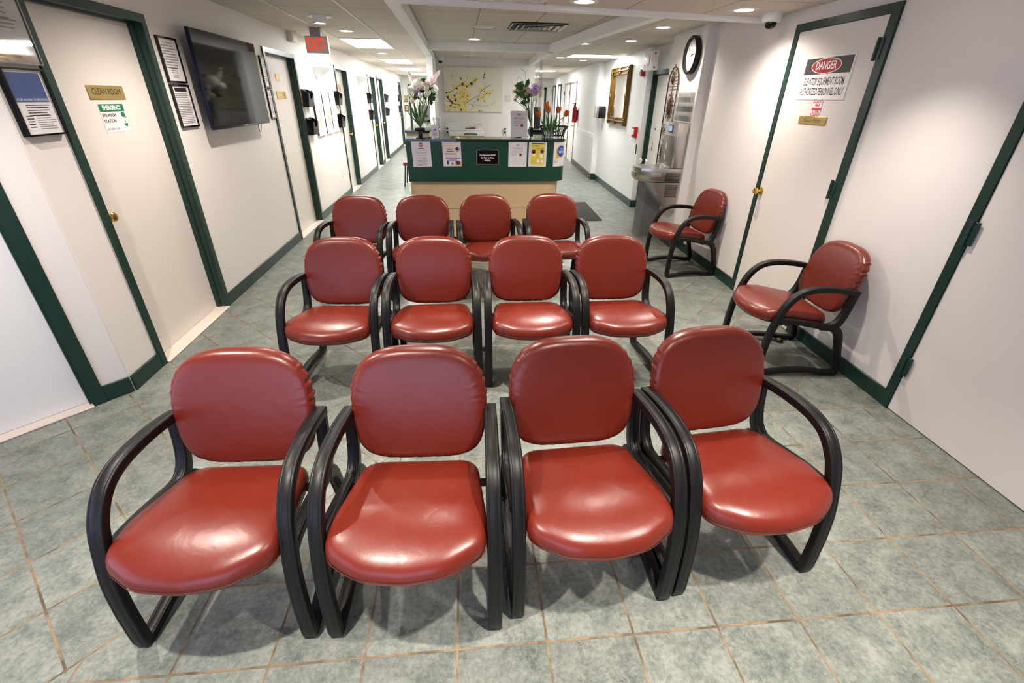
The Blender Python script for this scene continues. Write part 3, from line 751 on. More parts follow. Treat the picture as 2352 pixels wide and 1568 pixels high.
t, a, b, y = framed('left', 3.99, 4.238, 1.70, 1.985, 'black framed printed notice left of the television, upper of the pair', group=GF)
text(t, 'heading', 'Statement of Patient Rights', .012, 0, b*.82, 'ink', y)
lines(t, 'small_print', -a*.8, a*.8, b*.68, 9, .017, 'ink_grey', y); lines(t, 'small_print', -a*.4, a*.4, -b*.38, 5, .014, 'ink_grey', y, center=True)
t, a, b, y = framed('left', 3.99, 4.238, 1.403, 1.69, 'black framed notice with a dark title bar left of the television, lower of the pair', group=GF)
flat(t, 'title_bar', -a*.72, a*.72, b*.74, b*.92, 'ink', y); lines(t, 'small_print', -a*.85, a*.85, b*.62, 18, .0115, 'ink_grey', y, h=.45, jitter=.15)
t, a, b, y = framed('left', 5.86, 6.0, 1.70, 1.996, 'framed notice half hidden by the right edge of the television, upper one', group=GF)
lines(t, 'small_print', -a*.8, a*.8, b*.6, 10, .018, 'ink_grey', y); flat(t, 'seal', a*.2, a*.7, -b*.7, -b*.4, 'skin_print', y)
t, a, b, y = framed('left', 5.86, 6.0, 1.40, 1.69, 'framed notice half hidden by the right edge of the television, lower one', group=GF)
lines(t, 'small_print', -a*.8, a*.8, b*.8, 16, .014, 'ink_grey', y)
# two big framed posters left of the clean room door
t, a, b, y = framed('left', 2.60, 2.846, 1.438, 1.727, 'framed poster with a blue photo on top beside the clean room door', 'framed_poster', .008, .03)
flat(t, 'photo', -a*.86, a*.82, b*.02, b*.92, 'poster_blue', y); flat(t, 'title_band', -a*.86, a*.82, b*.02, b*.16, 'poster_blue', y-.0006)
text(t, 'heading', 'STOP HUMAN TRAFFICKING', .0145, -.003, b*.09, 'ink_white', y-.0016)
lines(t, 'small_print', -a*.5, a*.8, -b*.08, 5, .011, 'ink', y); lines(t, 'small_print', -a*.2, a*.8, -b*.42, 7, .0095, 'ink_grey', y); lines(t, 'small_print', -a*.7, -a*.3, -b*.42, 5, .012, 'ink', y)
t, a, b, y = framed('left', 2.58, 2.877, 1.743, 2.02, 'pale framed certificate above the blue poster beside the clean room door', 'framed_certificate', .006, .02, fm='steel_dark')
lines(t, 'small_print', -a*.85, a*.6, b*.8, 4, .02, 'ink_grey', y); lines(t, 'small_print', -a*.85, a*.8, b*.3, 3, .016, 'ink_grey', y); flat(t, 'inset', -a*.9, a*.3, -b*.85, -b*.25, 'skin_print', y)
MB().box(-a, a, y-.003, y-.002, -b, b).build('glazing', 'clear_acrylic', t)

# television on a wall bracket
tv = wthing('left', 'television', 'large black flat television hung on the left wall', 'television', 4.88, 1.72, -.001)
W_, H_ = .62, .347
MB().box(-W_, W_, -.112, -.085, -H_, H_, bev=.004).build('bezel', 'tv_edge', tv)
MB().box(-W_+.008, W_-.008, -.1135, -.112, -H_+.018, H_-.008).build('screen', 'screen', tv)
MB().box(-.35, .35, -.085, -.05, -.22, .18, bev=.01).build('rear_housing', 'black_matte', tv)
MB().box(-.2, .2, -.05, 0, -.15, .15).build('bracket', 'black_metal', tv)
MB().box(-.03, .03, -.116, -.1125, -H_+.005, -H_+.012).build('badge', 'chrome', tv)
MB().tube(smooth_path([(.36, -.09, -.33), (.37, -.08, -.40), (.42, -.075, -.415), (.45, -.08, -.36), (.46, -.09, -.32)], 5), .003, 6).build('cable', 'black_matte', tv)
# alarm box under the ceiling, door signs
t = wthing('left', 'junction_box', 'small cream box on the left wall right under the ceiling', 'box', 7.1, 2.276, 0); MB().box(-.11, .11, -.06, 0, -.054, .054, bev=.006).build('cover', 'cream_metal', t)
MB().box(-.085, .085, -.063, -.06, -.035, .035, bev=.002, seg=1).build('lid', 'cream_metal', t)
def plate(w, name, label, cat, x0, x1, z0, z1, out, m='brass_plate', th=.004, bev=.002):
    t = wthing(w, name, label, cat, (x0+x1)/2, (z0+z1)/2, out); a, b = (x1-x0)/2, (z1-z0)/2
    MB().box(-a, a, -th, 0, -b, b, bev=bev, seg=1).build('plate', m, t); return t, a, b, -th-.0003
LO = -.0745                                                        # door leaves sit back in the wall
t, a, b, y = plate('left', 'room_sign', 'brass plate lettered CLEAN ROOM on the first left door', 'sign', 3.256, 3.583, 1.591, 1.668, LO)
text(t, 'lettering', 'CLEAN ROOM', .047, 0, .004, 'ink', y, sx=.86)
mb = MB()
for i in range(6): mb.box(-.012+i*.005, -.010+i*.005, y, y+.0008, -b*.82, -b*.78)
mb.build('braille', 'brass_plate', t)
t, a, b, y = plate('left', 'eye_wash_sticker', 'white and green EMERGENCY eye wash station sticker on the first left door', 'sticker', 3.297, 3.532, 1.412, 1.572, LO, 'paper', .0012, .0005)
mb = MB(); mb.box(-a+.004, a-.004, y, y+.0006, b-.046, b-.004); mb.build('header', 'sign_green', t)
text(t, 'heading', 'EMERGENCY', .032, 0, b-.025, 'ink_white', y-.0012, sx=.95, bold=.0012)
text(t, 'lettering', 'EYE WASH', .026, -a+.012, .014, 'ink', y, align='LEFT', bold=.0008); text(t, 'lettering', 'STATION', .026, -a+.012, -.018, 'ink', y, align='LEFT', bold=.0008)
text(t, 'lettering', 'KEEP AREA CLEAR', .017, -a+.012, -b+.018, 'ink', y, align='LEFT', sx=.88)
mb = MB(); mb.ellipsoid((a-.032, y, .016), (.020, .0008, .016)); mb.prism([(a-.028, y, .004), (a-.012, y, .018), (a-.012, y, -.006)], (0, -.0008, 0)); mb.prism([(a-.048, y, -.034), (a-.012, y, -.034), (a-.02, y, -.052), (a-.038, y, -.052)], (0, -.0008, 0)); mb.box(a-.032, a-.028, y-.0008, y, -.03, -.012)
mb.build('eye_wash_symbol', 'sign_green', t)
t, a, b, y = plate('left', 'room_number_plate', 'small square brass number plate high on the second left door', 'sign', 6.50, 6.63, 1.78, 1.853, LO); text(t, 'lettering', '122', .045, 0, 0, 'brass', y)
t, a, b, y = plate('left', 'room_sign', 'small brass lettered plate lower on the second left door', 'sign', 6.42, 6.74, 1.588, 1.670, LO); text(t, 'lettering', 'EXAM ROOM', .038, 0, 0, 'brass', y)
t, a, b, y = plate('left', 'latch_plate', 'narrow brass strip on the far jamb of the second left door', 'door hardware', 7.052, 7.082, 1.53, 1.684, .017)
t, a, b, y = plate('left', 'latch_plate', 'narrow pale strip on the far jamb of the third left door', 'door hardware', 10.16, 10.19, 1.48, 1.62, .017, 'white_plastic')
t, a, b, y = plate('left', 'room_sign', 'small faint brass plate on the third left door', 'sign', 9.72, 9.9, 1.70, 1.82, LO)
t, a, b, y = plate('left', 'wall_outlet', 'white power outlet low on the left wall below the colourful panels', 'outlet', 8.72, 8.80, .37, .49, .001, 'white_plastic', .006)
mb = MB(); mb.box(-.017, .017, y-.001, y, .012, .042); mb.box(-.017, .017, y-.001, y, -.042, -.012); mb.build('sockets', 'cream_metal', t)

# black chart pockets by the exam room doors
def make_pocket(w_=.31, h=.215, d=.10):
    t = thing('chart_pocket', '', 'wall file holder'); a = w_/2; b = h/2; ins = .03; th = .006
    # back slightly taller; front panel narrower with a U notch; slanted sides
    MB().box(-a, a, -th, 0, -b, b).build('back_panel', 'black_plastic', t)
    for s in (-1, 1):
        MB().prism([(s*a, -th, b), (s*a, -th, -b), (s*(a-ins), -d*.75, -b), (s*(a-ins), -d, b*.55)], (-s*th, 0, 0)).build('side_panel', 'black_gloss' if s < 0 else 'black_plastic', t)
    a2 = a-ins
    pts = [(-a2, -b), (a2, -b), (a2, b*.55)]+[(a2*.62*math.cos(PI*k/10), b*.5-b*.62*math.sin(PI*k/10)) for k in range(11)]+[(-a2, b*.55)]
    f = lambda z: -d*.75-(z+b)/(1.55*b)*d*.25
    MB().prism([(x, f(z), z) for x, z in pts], (0, th, 0)).build('front_panel', 'black_plastic', t)
    MB().box(-a2, a2, -d*.75, -th, -b, -b+th).build('bottom_panel', 'black_plastic', t)
    return t
pk = make_pocket(); first = True
PG = 'black chart pockets by the left corridor doors'
for y0, zc, lab in ((7.27, 1.60, 'black chart pocket nearest the second left door, upper one'), (7.27, 1.255, 'black chart pocket nearest the second left door, lower one'),
                    (9.06, 1.60, 'upper black chart pocket between the colourful panels and the third left door'), (9.06, 1.255, 'lower black chart pocket between the colourful panels and the third left door'),
                    (12.30, 1.60, 'upper black chart pocket left of the fourth left door'), (12.30, 1.255, 'lower black chart pocket left of the fourth left door'),
                    (15.10, 1.60, 'upper black chart pocket right of the fifth left door'), (15.10, 1.255, 'lower black chart pocket right of the fifth left door'),
                    (18.45, 1.60, 'farthest upper black chart pocket, beside the last left door'), (18.45, 1.255, 'farthest lower black chart pocket, beside the last left door')):
    if first: o = pk; o.location = on('left', y0, zc, -.003); o.rotation_euler = (0, 0, R(90)); o['label'] = lab; o['group'] = PG; first = False
    else: o = copy_at(pk, on('left', y0, zc, -.003), 90, lab, PG)
for y0 in (7.27, 9.06, 12.30):
    t = wthing('left', 'pocket_hanger', 'pair of pale hanging straps joining the chart pockets %s' % {7.27: 'beside the second left door', 9.06: 'before the third left door', 12.30: 'before the fourth left door'}[y0], 'strap', y0, 1.425, .0)
    for s in (-1, 1): MB().box(s*.09-.008, s*.09+.008, -.012, -.008, -.08, .08).build('strap', 'steel', t)
# colourful panels
for y0, y1, lab in ((7.60, 8.02, 'white canvas panel with orange and purple splashes, nearest of three'), (8.08, 8.47, 'white canvas panel with faint orange marks, middle of three'), (8.52, 8.86, 'white canvas panel with orange and violet splashes, farthest of three')):
    t = wthing('left', 'canvas_panel', lab, 'wall art', (y0+y1)/2, 1.40, -.003, 'three colourful canvas panels'); a = (y1-y0)/2
    MB().box(-a, a, -.032, -.004, -.30, .30, bev=.003, seg=1).build('canvas', 'banner_print', t)
    MB().box(-a+.01, a-.01, -.004, 0, -.29, .29).build('stretcher', 'black_matte', t)
    MB().box(-a-.001, -a+.0, -.031, -.005, -.29, .29).build('edge', 'black_matte', t)
# half-cone glass sconces
def make_sconce():
    t = thing('wall_sconce', '', 'wall lamp'); mb = MB(); rings = []
    for k in range(9):
        f = k/8; r = .015+.165*f**.8; rings.append([(r*math.cos(PI*i/14)*.95, -r*1.35*math.sin(PI*i/14)-.004, -.075+.14*f) for i in range(15)])
    mb.rings(rings, True, False, closed=False); mb.rings([[(p[0]*.96, p[1]*.96, p[2]+.004) for p in r] for r in rings], True, False, closed=False).build('glass_shade', 'sconce_glass', t)
    MB().box(-.02, .02, -.012, 0, -.10, .115, bev=.003, seg=1).build('back_plate', 'chrome', t)
    MB().tube([(0, -.08, .068), (0, -.08, .095)], .006, 8).build('finial', 'chrome', t); MB().box(-.012, .012, -.22, -.004, .060, .066).build('bracket', 'chrome', t)
    return t
sc = make_sconce(); sc.location = on('left', 8.06, 1.93); sc.rotation_euler = (0, 0, R(90)); sc['label'] = 'frosted half cone wall sconce above the colourful canvas panels'; sc['group'] = 'frosted wall sconces'
copy_at(sc, on('left', 11.33, 1.93), 90, 'frosted half cone wall sconce between the third and fourth left doors', 'frosted wall sconces')
copy_at(sc, on('left', 16.95, 1.93), 90, 'farthest frosted half cone wall sconce of the left corridor', 'frosted wall sconces')
# hanging exit sign, facing the seats
t = thing('exit_sign', 'grey EXIT sign with red letters hanging from the left ceiling', 'exit sign', (-1.62, 6.6, 2.16), 0)
MB().box(-.128, .128, -.022, .022, -.086, .086, bev=.006).build('housing', 'cream_metal', t); MB().box(.122, .130, -.030, .030, -.088, .090, bev=.002, seg=1).build('end_cap', 'white_plastic', t)
MB().box(-.06, .06, -.03, .03, .086, .1685, bev=.003, seg=1).build('canopy', 'steel_dark', t)
text(t, 'lettering', 'EXIT', .172, -.014, -.003, 'exit_red', -.0235, sx=.56, bold=.004)
MB().prism([(.088, -.0225, .03), (.104, -.0225, .0), (.088, -.0225, -.03), (.096, -.0225, -.03), (.116, -.0225, .0), (.096, -.0225, .03)], (0, -.001, 0)).build('arrow', 'exit_red', t)

# ------------------------------------------------------------------ right wall
DO = .0085
t, a, b, y = plate('right', 'danger_sign', 'DANGER elevator equipment room sign on the right wall door', 'sign', -1.742, -1.216, 1.650, 1.925, DO, 'paper', .003, .001)
MB().box(-a+.018, a-.018, y, y+.0006, b-.112, b-.012, bev=.0002, seg=1).build('header', 'sign_grey', t)
MB().lathe([(1, 0), (1, .0006)], (0, 0, 0), 40, T=Matrix.Translation((-.012, y-.0007, b-.062)) @ Matrix.Diagonal((.158, 1, .049, 1)) , axis='Y').build('oval_rim', 'ink_white', t)
MB().lathe([(1, 0), (1, .0006)], (0, 0, 0), 40, T=Matrix.Translation((-.012, y-.0014, b-.062)) @ Matrix.Diagonal((.151, 1, .044, 1)), axis='Y').build('oval', 'sign_red', t)
text(t, 'heading', 'DANGER', .068, -.012, b-.062, 'ink_white', y-.0026, sx=.80, bold=.001)
text(t, 'lettering', 'ELEVATOR EQUIPMENT ROOM', .066, .0, -.023, 'ink', y, sx=.475, bold=.0006); text(t, 'lettering', 'AUTHORIZED PERSONNEL ONLY', .066, 0, -.087, 'ink', y, sx=.475, bold=.0006)
t, a, b, y = plate('right', 'fire_sticker', 'small red and white striped FIRE sticker below the danger sign', 'sticker', -1.516, -1.416, 1.546, 1.648, DO+.001, 'paper', .0008, .0003)
mb = MB()
for i in range(6):
    x = -a+.004+i*.0165; mb.prism([(x, y, b), (x+.007, y, b), (x+.004, y, b-.02), (x-.003, y, b-.02)], (0, -.0006, 0)); mb.prism([(x, y, -b+.02), (x+.007, y, -b+.02), (x+.004, y, -b), (x-.003, y, -b)], (0, -.0006, 0))
mb.box(-a, a, y-.0006, y, -.012, .002); mb.build('stripes', 'sticker_red', t)
text(t, 'lettering', 'FIRE', .026, 0, .016, 'sticker_red', y, bold=.001); text(t, 'lettering', 'DOOR', .022, 0, -.022, 'sticker_red', y, bold=.001)
t, a, b, y = plate('right', 'room_sign', 'brass plate lettered Elevator Room below the danger sign', 'sign', -1.632, -1.318, 1.488, 1.543, DO, 'brass_plate'); text(t, 'lettering', 'Elevator Room', .032, 0, 0, 'bronze', y)
# dome camera at the end of the cross beam
def dome(label, loc, rz):
    t = thing('dome_camera', label, 'security camera', loc, rz); MB().lathe([(.072, 0), (.072, -.04), (.064, -.058), (.045, -.064)], n=28).build('housing', 'white_plastic', t)
    MB().lathe([(.044, -.058), (.044, -.075), (.034, -.096), (.018, -.106), (.001, -.108)], n=20).build('dome', 'black_gloss', t); return t
dome('white dome security camera at the right end of the ceiling beam', (2.50, 4.13, 2.25), -90)
dome('small dome security camera on the reception wall under the ceiling', (-.30, 10.55, 2.33), 0)
# wall clock
t = wthing('clock', 'wall_clock', 'round black rimmed wall clock on the right wall', 'clock', -.255, 2.075, 0)
MB().lathe([(.178, 0), (.184, .012), (.184, .05), (.172, .062), (.158, .055), (.156, .03)], n=48, axis='Y', cap1=False).build('rim', 'black_plastic', t)
MB().lathe([(.158, .028), (.001, .028)], n=48, axis='Y', cap0=False, cap1=False).build('dial', 'clock_face', t)
for h in range(1, 13):
    an = PI/2-h*PI/6; text(t, 'numeral', str(h), .036, .118*math.cos(an), .118*math.sin(an), 'ink', -.029)
mb = MB()
for k in range(60):
    an = k*PI/30; r0 = .138; r1 = .146; w_ = .0012; c, s = math.cos(an), math.sin(an)
    mb.prism([(r0*c-s*w_, -.0286, r0*s+c*w_), (r1*c-s*w_, -.0286, r1*s+c*w_), (r1*c+s*w_, -.0286, r1*s-c*w_), (r0*c+s*w_, -.0286, r0*s-c*w_)], (0, -.0006, 0))
mb.build('minute_marks', 'ink', t)
def hand(nm, an, L, w_, y):
    c, s = math.cos(an), math.sin(an); MB().prism([(-.02*c-s*w_, y, -.02*s+c*w_), (L*c-s*w_*.4, y, L*s+c*w_*.4), (L*c+s*w_*.4, y, L*s-c*w_*.4), (-.02*c+s*w_, y, -.02*s-c*w_)], (0, -.0015, 0)).build(nm, 'ink', t)
hand('hour_hand', R(90-30*2.62), .075, .005, -.031); hand('minute_hand', R(90-6*37), .112, .0035, -.034)
MB().lathe([(.156, .05), (.08, .054), (.001, .055)], n=48, axis='Y', cap0=False, cap1=False).build('glass', 'clear_acrylic', t)
# wrought metal wall art with three sunbursts
t = wthing('clock', 'metal_wall_art', 'tall arched wrought metal wall ornament with sunbursts', 'wall decoration', -.722, 1.45, 0)
W2, Zt, Zb = .165, .335, -.72; mb = MB()
arch = [(-W2, -.02, Zb), (-W2, -.02, Zt)]+[(W2*math.cos(PI-PI*k/14), -.02, Zt+.205*math.sin(PI*k/14)) for k in range(1, 14)]+[(W2, -.02, Zt), (W2, -.02, Zb)]
mb.tube(arch, .008, 6); mb.tube([(-W2, -.02, Zt), (W2, -.02, Zt)], .006, 6); mb.tube([(-W2, -.02, Zb), (W2, -.02, Zb)], .007, 6)
for z in (-.20, -.085): mb.tube([(-W2, -.02, z), (W2, -.02, z)], .006, 6)
mb.tube([(0, -.02, Zt+.205), (0, -.02, Zt+.235)], .005, 6); mb.build('arch_frame', 'bronze', t)
def burst(name, z, rx, rz_, n, L):
    MB().ellipsoid((0, -.03, z), (rx, .02, rz_), 18, 10).build(name, 'bronze', t); mb = MB()
    for k in range(n):
        an = 2*PI*k/n+.1; c, s = math.cos(an), math.sin(an); wv = .010*(1 if k % 2 else -1); Lk = L*(1 if k % 2 else .8)
        p0 = Vector((rx*c*.9, -.024, z+rz_*s*.9)); d_ = Vector((c, 0, s)); nn = Vector((-s, 0, c))
        mb.tube(smooth_path([p0, p0+d_*Lk*.35+nn*wv, p0+d_*Lk*.7-nn*wv, p0+d_*Lk], 3), [.0045]*9+[.002], 5)
    mb.build('rays', 'bronze', t)
burst('sun_disc', .12, .06, .10, 20, .075); burst('sun_disc', -.40, .06, .10, 20, .075)
MB().ellipsoid((0, -.03, .42), (.028, .02, .06), 12, 8).build('shell', 'bronze', t)
mb = MB()
for k in range(9):
    an = R(-20+k*27.5); c, s = math.cos(an), math.sin(an); mb.tube([(c*.028, -.022, .42+s*.055), (c*.13*(1-.2*abs(s)), -.022, .42+s*.10)], .0035, 5)
mb.build('shell_rays', 'bronze', t); mb = MB()
for k in range(5):
    x = -.12+.06*k; mb.tube(smooth_path([(x-.02, -.02, -.19), (x+.02, -.02, -.165), (x-.02, -.02, -.14), (x+.02, -.02, -.115), (x-.02, -.02, -.095)], 4), .005, 5)
mb.build('scroll_band', 'bronze', t)
MB().tube([(0, -.02, Zt), (0, -.02, .22)], .004, 6).build('stem', 'bronze', t)
# clear brochure rack
t = wthing('clock', 'brochure_rack', 'clear acrylic brochure rack beside the metal wall ornament', 'rack', -.275, 1.57, 0)
MB().box(-.235, .235, -.005, -.001, -.15, .15).build('back_panel', 'clear_acrylic', t)
for r_ in range(3):
    z = -.14+.095*r_
    MB().box(-.23, .23, -.05, -.047, z, z+.05).build('tray_front', 'clear_acrylic', t); MB().box(-.23, .23, -.05, -.004, z-.003, z).build('tray_floor', 'clear_acrylic', t)
    mb = MB()
    for k in range(5): mb.box(-.23+.1145*k, -.227+.1145*k, -.05, -.004, z, z+.07)
    mb.build('divider', 'clear_acrylic', t)
# drinking fountain with bottle filler and floor apron
t = wthing('clock', 'drinking_fountain', 'stainless drinking fountain with bottle filler on the right wall', 'drinking fountain', -.25, 0, 0)
HW = .225
MB().box(-HW, HW, -.125, 0, .93, 1.41, bev=.008).build('bottle_filler', 'steel', t)
MB().box(-HW+.015, HW-.05, -.1285, -.1245, .945, 1.27, bev=.006, seg=2).build('filler_recess', 'steel_dark', t)
mb = MB(); mb.prism([(-.09, -.129, 1.12), (-.05, -.129, 1.12), (-.05, -.129, 1.17), (-.07, -.129, 1.20), (-.09, -.129, 1.17)], (0, -.001, 0)); mb.prism([(-.09, -.129, 1.0), (-.045, -.129, 1.0), (-.05, -.129, 1.06), (-.085, -.129, 1.06)], (0, -.001, 0)); mb.build('symbols', 'cream_metal', t)
MB().box(-.08, .06, -.1285, -.124, 1.30, 1.385, bev=.003, seg=1).build('display', 'black_gloss', t); MB().box(-.06, .03, -.1295, -.128, 1.315, 1.37).build('lcd', 'lcd', t)
bo = [(-HW, 0), (-HW, -.34), (-HW+.03, -.44), (-.09, -.50), (.05, -.51), (HW-.06, -.47), (HW, -.36), (HW, 0)]      # basin outline seen from above (x, y)
mb = MB(); rings = []
for z, s in ((.765, .86), (.775, .95), (.80, 1), (.905, 1), (.925, .985)): rings.append([(x*s, y*(s if z < .9 else 1), z) for x, y in bo])
mb.rings(rings).build('basin', 'steel', t)
bi = [(-HW+.03, -.14), (-HW+.03, -.33), (-HW+.055, -.41), (-.07, -.465), (.05, -.47), (HW-.08, -.435), (HW-.03, -.34), (HW-.03, -.14)]
mb = MB(); mb.rings([[(x, y, .9262) for x, y in bi], [(x*.9, -.14+(y+.14)*.9, .905) for x, y in bi]], False, True).build('bowl', 'chrome', t)
MB().box(-.15, .15, -.14, -.125, .925, .935, bev=.003, seg=1).build('drain_ledge', 'chrome', t)
MB().tube(smooth_path([(-.10, -.34, .925), (-.10, -.34, .965), (-.08, -.345, .985), (-.05, -.35, .98)], 4), .014, 10).build('bubbler', 'chrome', t)
MB().ellipsoid((-.14, -.40, .975), (.022, .022, .03)).build('mouth_guard', 'white_plastic', t)
for x0 in (-.06,): MB().box(-.07, .07, -.517, -.505, .82, .875, bev=.008).build('push_bar', 'steel', t)
MB().box(HW-.004, HW+.006, -.36, -.24, .835, .875, bev=.003, seg=1).build('push_bar', 'steel', t)
mb = MB()
for k in range(9): mb.box(HW-.002, HW+.003, -.19, -.015, .785+.012*k, .791+.012*k)
mb.build('grille', 'black_matte', t)
# lower cabinet tapering back to the wall
prof = [(0, .765), (-.30, .765), (-.27, .66), (-.21, .56), (-.13, .48), (-.06, .435), (0, .43)]
MB().prism([(-HW+.015, y_, z_) for y_, z_ in prof], (2*HW-.03, 0, 0)).build('cabinet', 'steel', t); mb = MB()
for k in range(13): mb.box(HW-.017, HW-.011, -.165, -.02, .60+.0115*k, .606+.0115*k)
mb.build('louvres', 'black_matte', t)
t = wthing('clock', 'fountain_apron', 'grey upright apron panel standing beside the drinking fountain', 'panel', -.70, 0, 0)
MB().prism([(-.12, 0, 0), (-.12, -.24, 0), (.06, -.30, 0), (.14, -.22, 0), (.14, 0, 0)], (0, 0, .71)).build('panel', 'grey_apron', t)
MB().prism([(-.125, 0, .71), (-.125, -.245, .71), (.06, -.306, .71), (.145, -.225, .71), (.145, 0, .71)], (0, 0, .012)).build('cap', 'steel', t)
# exit box over the alcove door, strobe, pull station, gold mirror, dispenser
t = wthing('mirror', 'exit_sign', 'white EXIT box with red letters over the alcove door', 'exit sign', .30, 2.135, .02)
MB().box(-.18, .18, -.10, 0, -.118, .118, bev=.005).build('housing', 'white_plastic', t); text(t, 'lettering', 'EXIT', .20, -.01, 0, 'sign_red', -.1015, sx=.72, bold=.004)
for z in (-.085, .085): MB().lathe([(.012, 0), (.012, .006)], (0, 0, 0), 12, T=Matrix.Translation((.18, -.05, z)), axis='X').build('lamp_test_button', 'sign_red', t)
t = wthing('mirror', 'fire_strobe', 'small red fire alarm strobe beside the gold mirror', 'alarm', -.20, 2.02, 0); MB().box(-.06, .06, -.045, 0, -.06, .06, bev=.005).build('base', 'red_paint', t); MB().box(-.045, .03, -.07, -.045, -.03, .035, bev=.006).build('lens', 'cream_metal', t)
t = wthing('mirror', 'fire_pull_station', 'red fire alarm pull station below the strobe', 'alarm', -.20, 1.165, 0); MB().box(-.075, .075, -.055, 0, -.08, .08, bev=.006).build('housing', 'red_paint', t); MB().box(-.05, .05, -.062, -.055, -.035, .045, bev=.003, seg=1).build('handle', 'ink_white', t)
t = wthing('mirror', 'key_reader', 'thin dark slot reader on the wall below the pull station', 'door hardware', -.075, .92, 0); MB().box(-.012, .012, -.012, 0, -.075, .075, bev=.003, seg=1).build('body', 'ink', t)
t = wthing('mirror', 'gold_mirror', 'tall mirror in an ornate gold frame on the right wall', 'mirror', -1.50, 1.69, 0)
A, B, F = .60, .47, .13; mb = MB()
A = .64
for s in (-1, 1):
    mb.prism([(s*A, -.002, -B), (s*A, -.002, B), (s*(A-F), -.002, B-F), (s*(A-F), -.002, -B+F)], (0, -.035, 0))
    mb.prism([(-A, -.002, s*B), (A, -.002, s*B), (A-F, -.002, s*(B-F)), (-A+F, -.002, s*(B-F))], (0, -.035, 0))
mb.build('frame', 'gold_frame', t); mb = MB()
for rr, rad in ((.012, .016), (F*.5, .018), (F-.01, .011)):
    x, z = A-rr, B-rr; mb.tube([(-x, -.04, -z), (x, -.04, -z), (x, -.04, z), (-x, -.04, z), (-x, -.04, -z)], rad, 8)
mb.build('moulding', 'gold_frame', t); mb = MB()
for cx, cz in [(sx*(A-F/2), sz*(B-F/2)) for sx in (-1, 1) for sz in (-1, 1)]+[(sx*(A-F/2), 0) for sx in (-1, 1)]+[(0, sz*(B-F/2)) for sz in (-1, 1)]:
    for k in range(7):
        an = 2*PI*k/7; mb.ellipsoid((cx+.036*math.cos(an), -.052, cz+.036*math.sin(an)), (.022, .016, .022), 8, 6)
    mb.ellipsoid((cx, -.06, cz), (.02, .016, .02), 8, 6)
mb.build('carved_ornament', 'gold_frame', t); MB().box(-A+F, A-F, -.012, -.006, -B+F, B-F).build('glass', 'mirror', t)
t = wthing('mirror', 'sanitizer_dispenser', 'black and silver hand sanitizer dispenser beyond the gold mirror', 'dispenser', -2.62, 1.40, 0); MB().box(-.30, .06, -.012, 0, -.17, .17, bev=.003, seg=1).build('back_plate', 'white_plastic', t)
MB().box(-.16, .13, -.17, -.012, -.11, .11, bev=.02).build('housing', 'black_plastic', t); MB().box(-.18, .16, -.19, -.165, -.095, .13, bev=.01).build('cover', 'steel', t)
# fire extinguisher on the far right wall
t = wthing('far', 'fire_extinguisher', 'red fire extinguisher hanging on the right corridor wall', 'fire extinguisher', -2.55, 1.28, 0)
MB().lathe([(.001, -.20), (.06, -.20), (.068, -.19), (.068, .12), (.055, .16), (.025, .19), (.02, .21)], (0, -.085, 0), 20).build('cylinder', 'red_paint', t)
MB().lathe([(.02, .21), (.024, .24), (.012, .27)], (0, -.085, 0), 12).build('valve', 'black_metal', t); MB().box(-.012, .012, -.16, -.05, .25, .265, bev=.004).build('lever', 'black_metal', t)
MB().tube(smooth_path([(0, -.10, .235), (.06, -.12, .22), (.085, -.12, .12), (.08, -.11, .0), (.075, -.10, -.1)], 5), .011, 8).build('hose', 'black_matte', t); MB().box(-.045, .045, -.155, -.151, -.10, .02).build('label_band', 'paper', t)
MB().box(-.03, .03, -.02, 0, -.15, .1).build('hanger', 'black_metal', t)
t = wthing('far', 'light_switch', 'light switch plate on the right corridor wall near the white doors', 'switch', -2.62, 1.72, 0); MB().box(-.03, .03, -.006, 0, -.055, .055, bev=.002, seg=1).build('plate', 'cream_metal', t); MB().box(-.008, .008, -.014, -.006, -.014, .014).build('toggle', 'cream_metal', t)
# rubber door stop on the floor, floor mat
t = thing('door_stop', 'small dark dome door stop on the floor below the right side chair', 'door stop', (2.40, 2.86, 0)); MB().lathe([(.026, 0), (.027, .012), (.022, .024), (.010, .030), (.001, .031)], n=20).build('dome', 'bronze', t); MB().lathe([(.027, .008), (.029, .012), (.027, .016)], n=20, cap0=False, cap1=False).build('rubber_ring', 'black_matte', t)
t = thing('floor_mat', 'dark brown entrance mat on the tiles right of the reception desk', 'mat', (1.70, 7.5, 0)); mb = MB(); mb.prism([(-.48, -.68, .001), (.432, -.68, .001), (.52, .69, .001), (-.42, .69, .001)], (0, 0, .008)); mb.build('pile', 'mat_fabric', t)
mb = MB(); q = [(-.48, -.68, .004), (.432, -.68, .004), (.52, .69, .004), (-.42, .69, .004)]; mb.tube(q+[q[0]], .005, 6); mb.build('edge', 'black_matte', t)

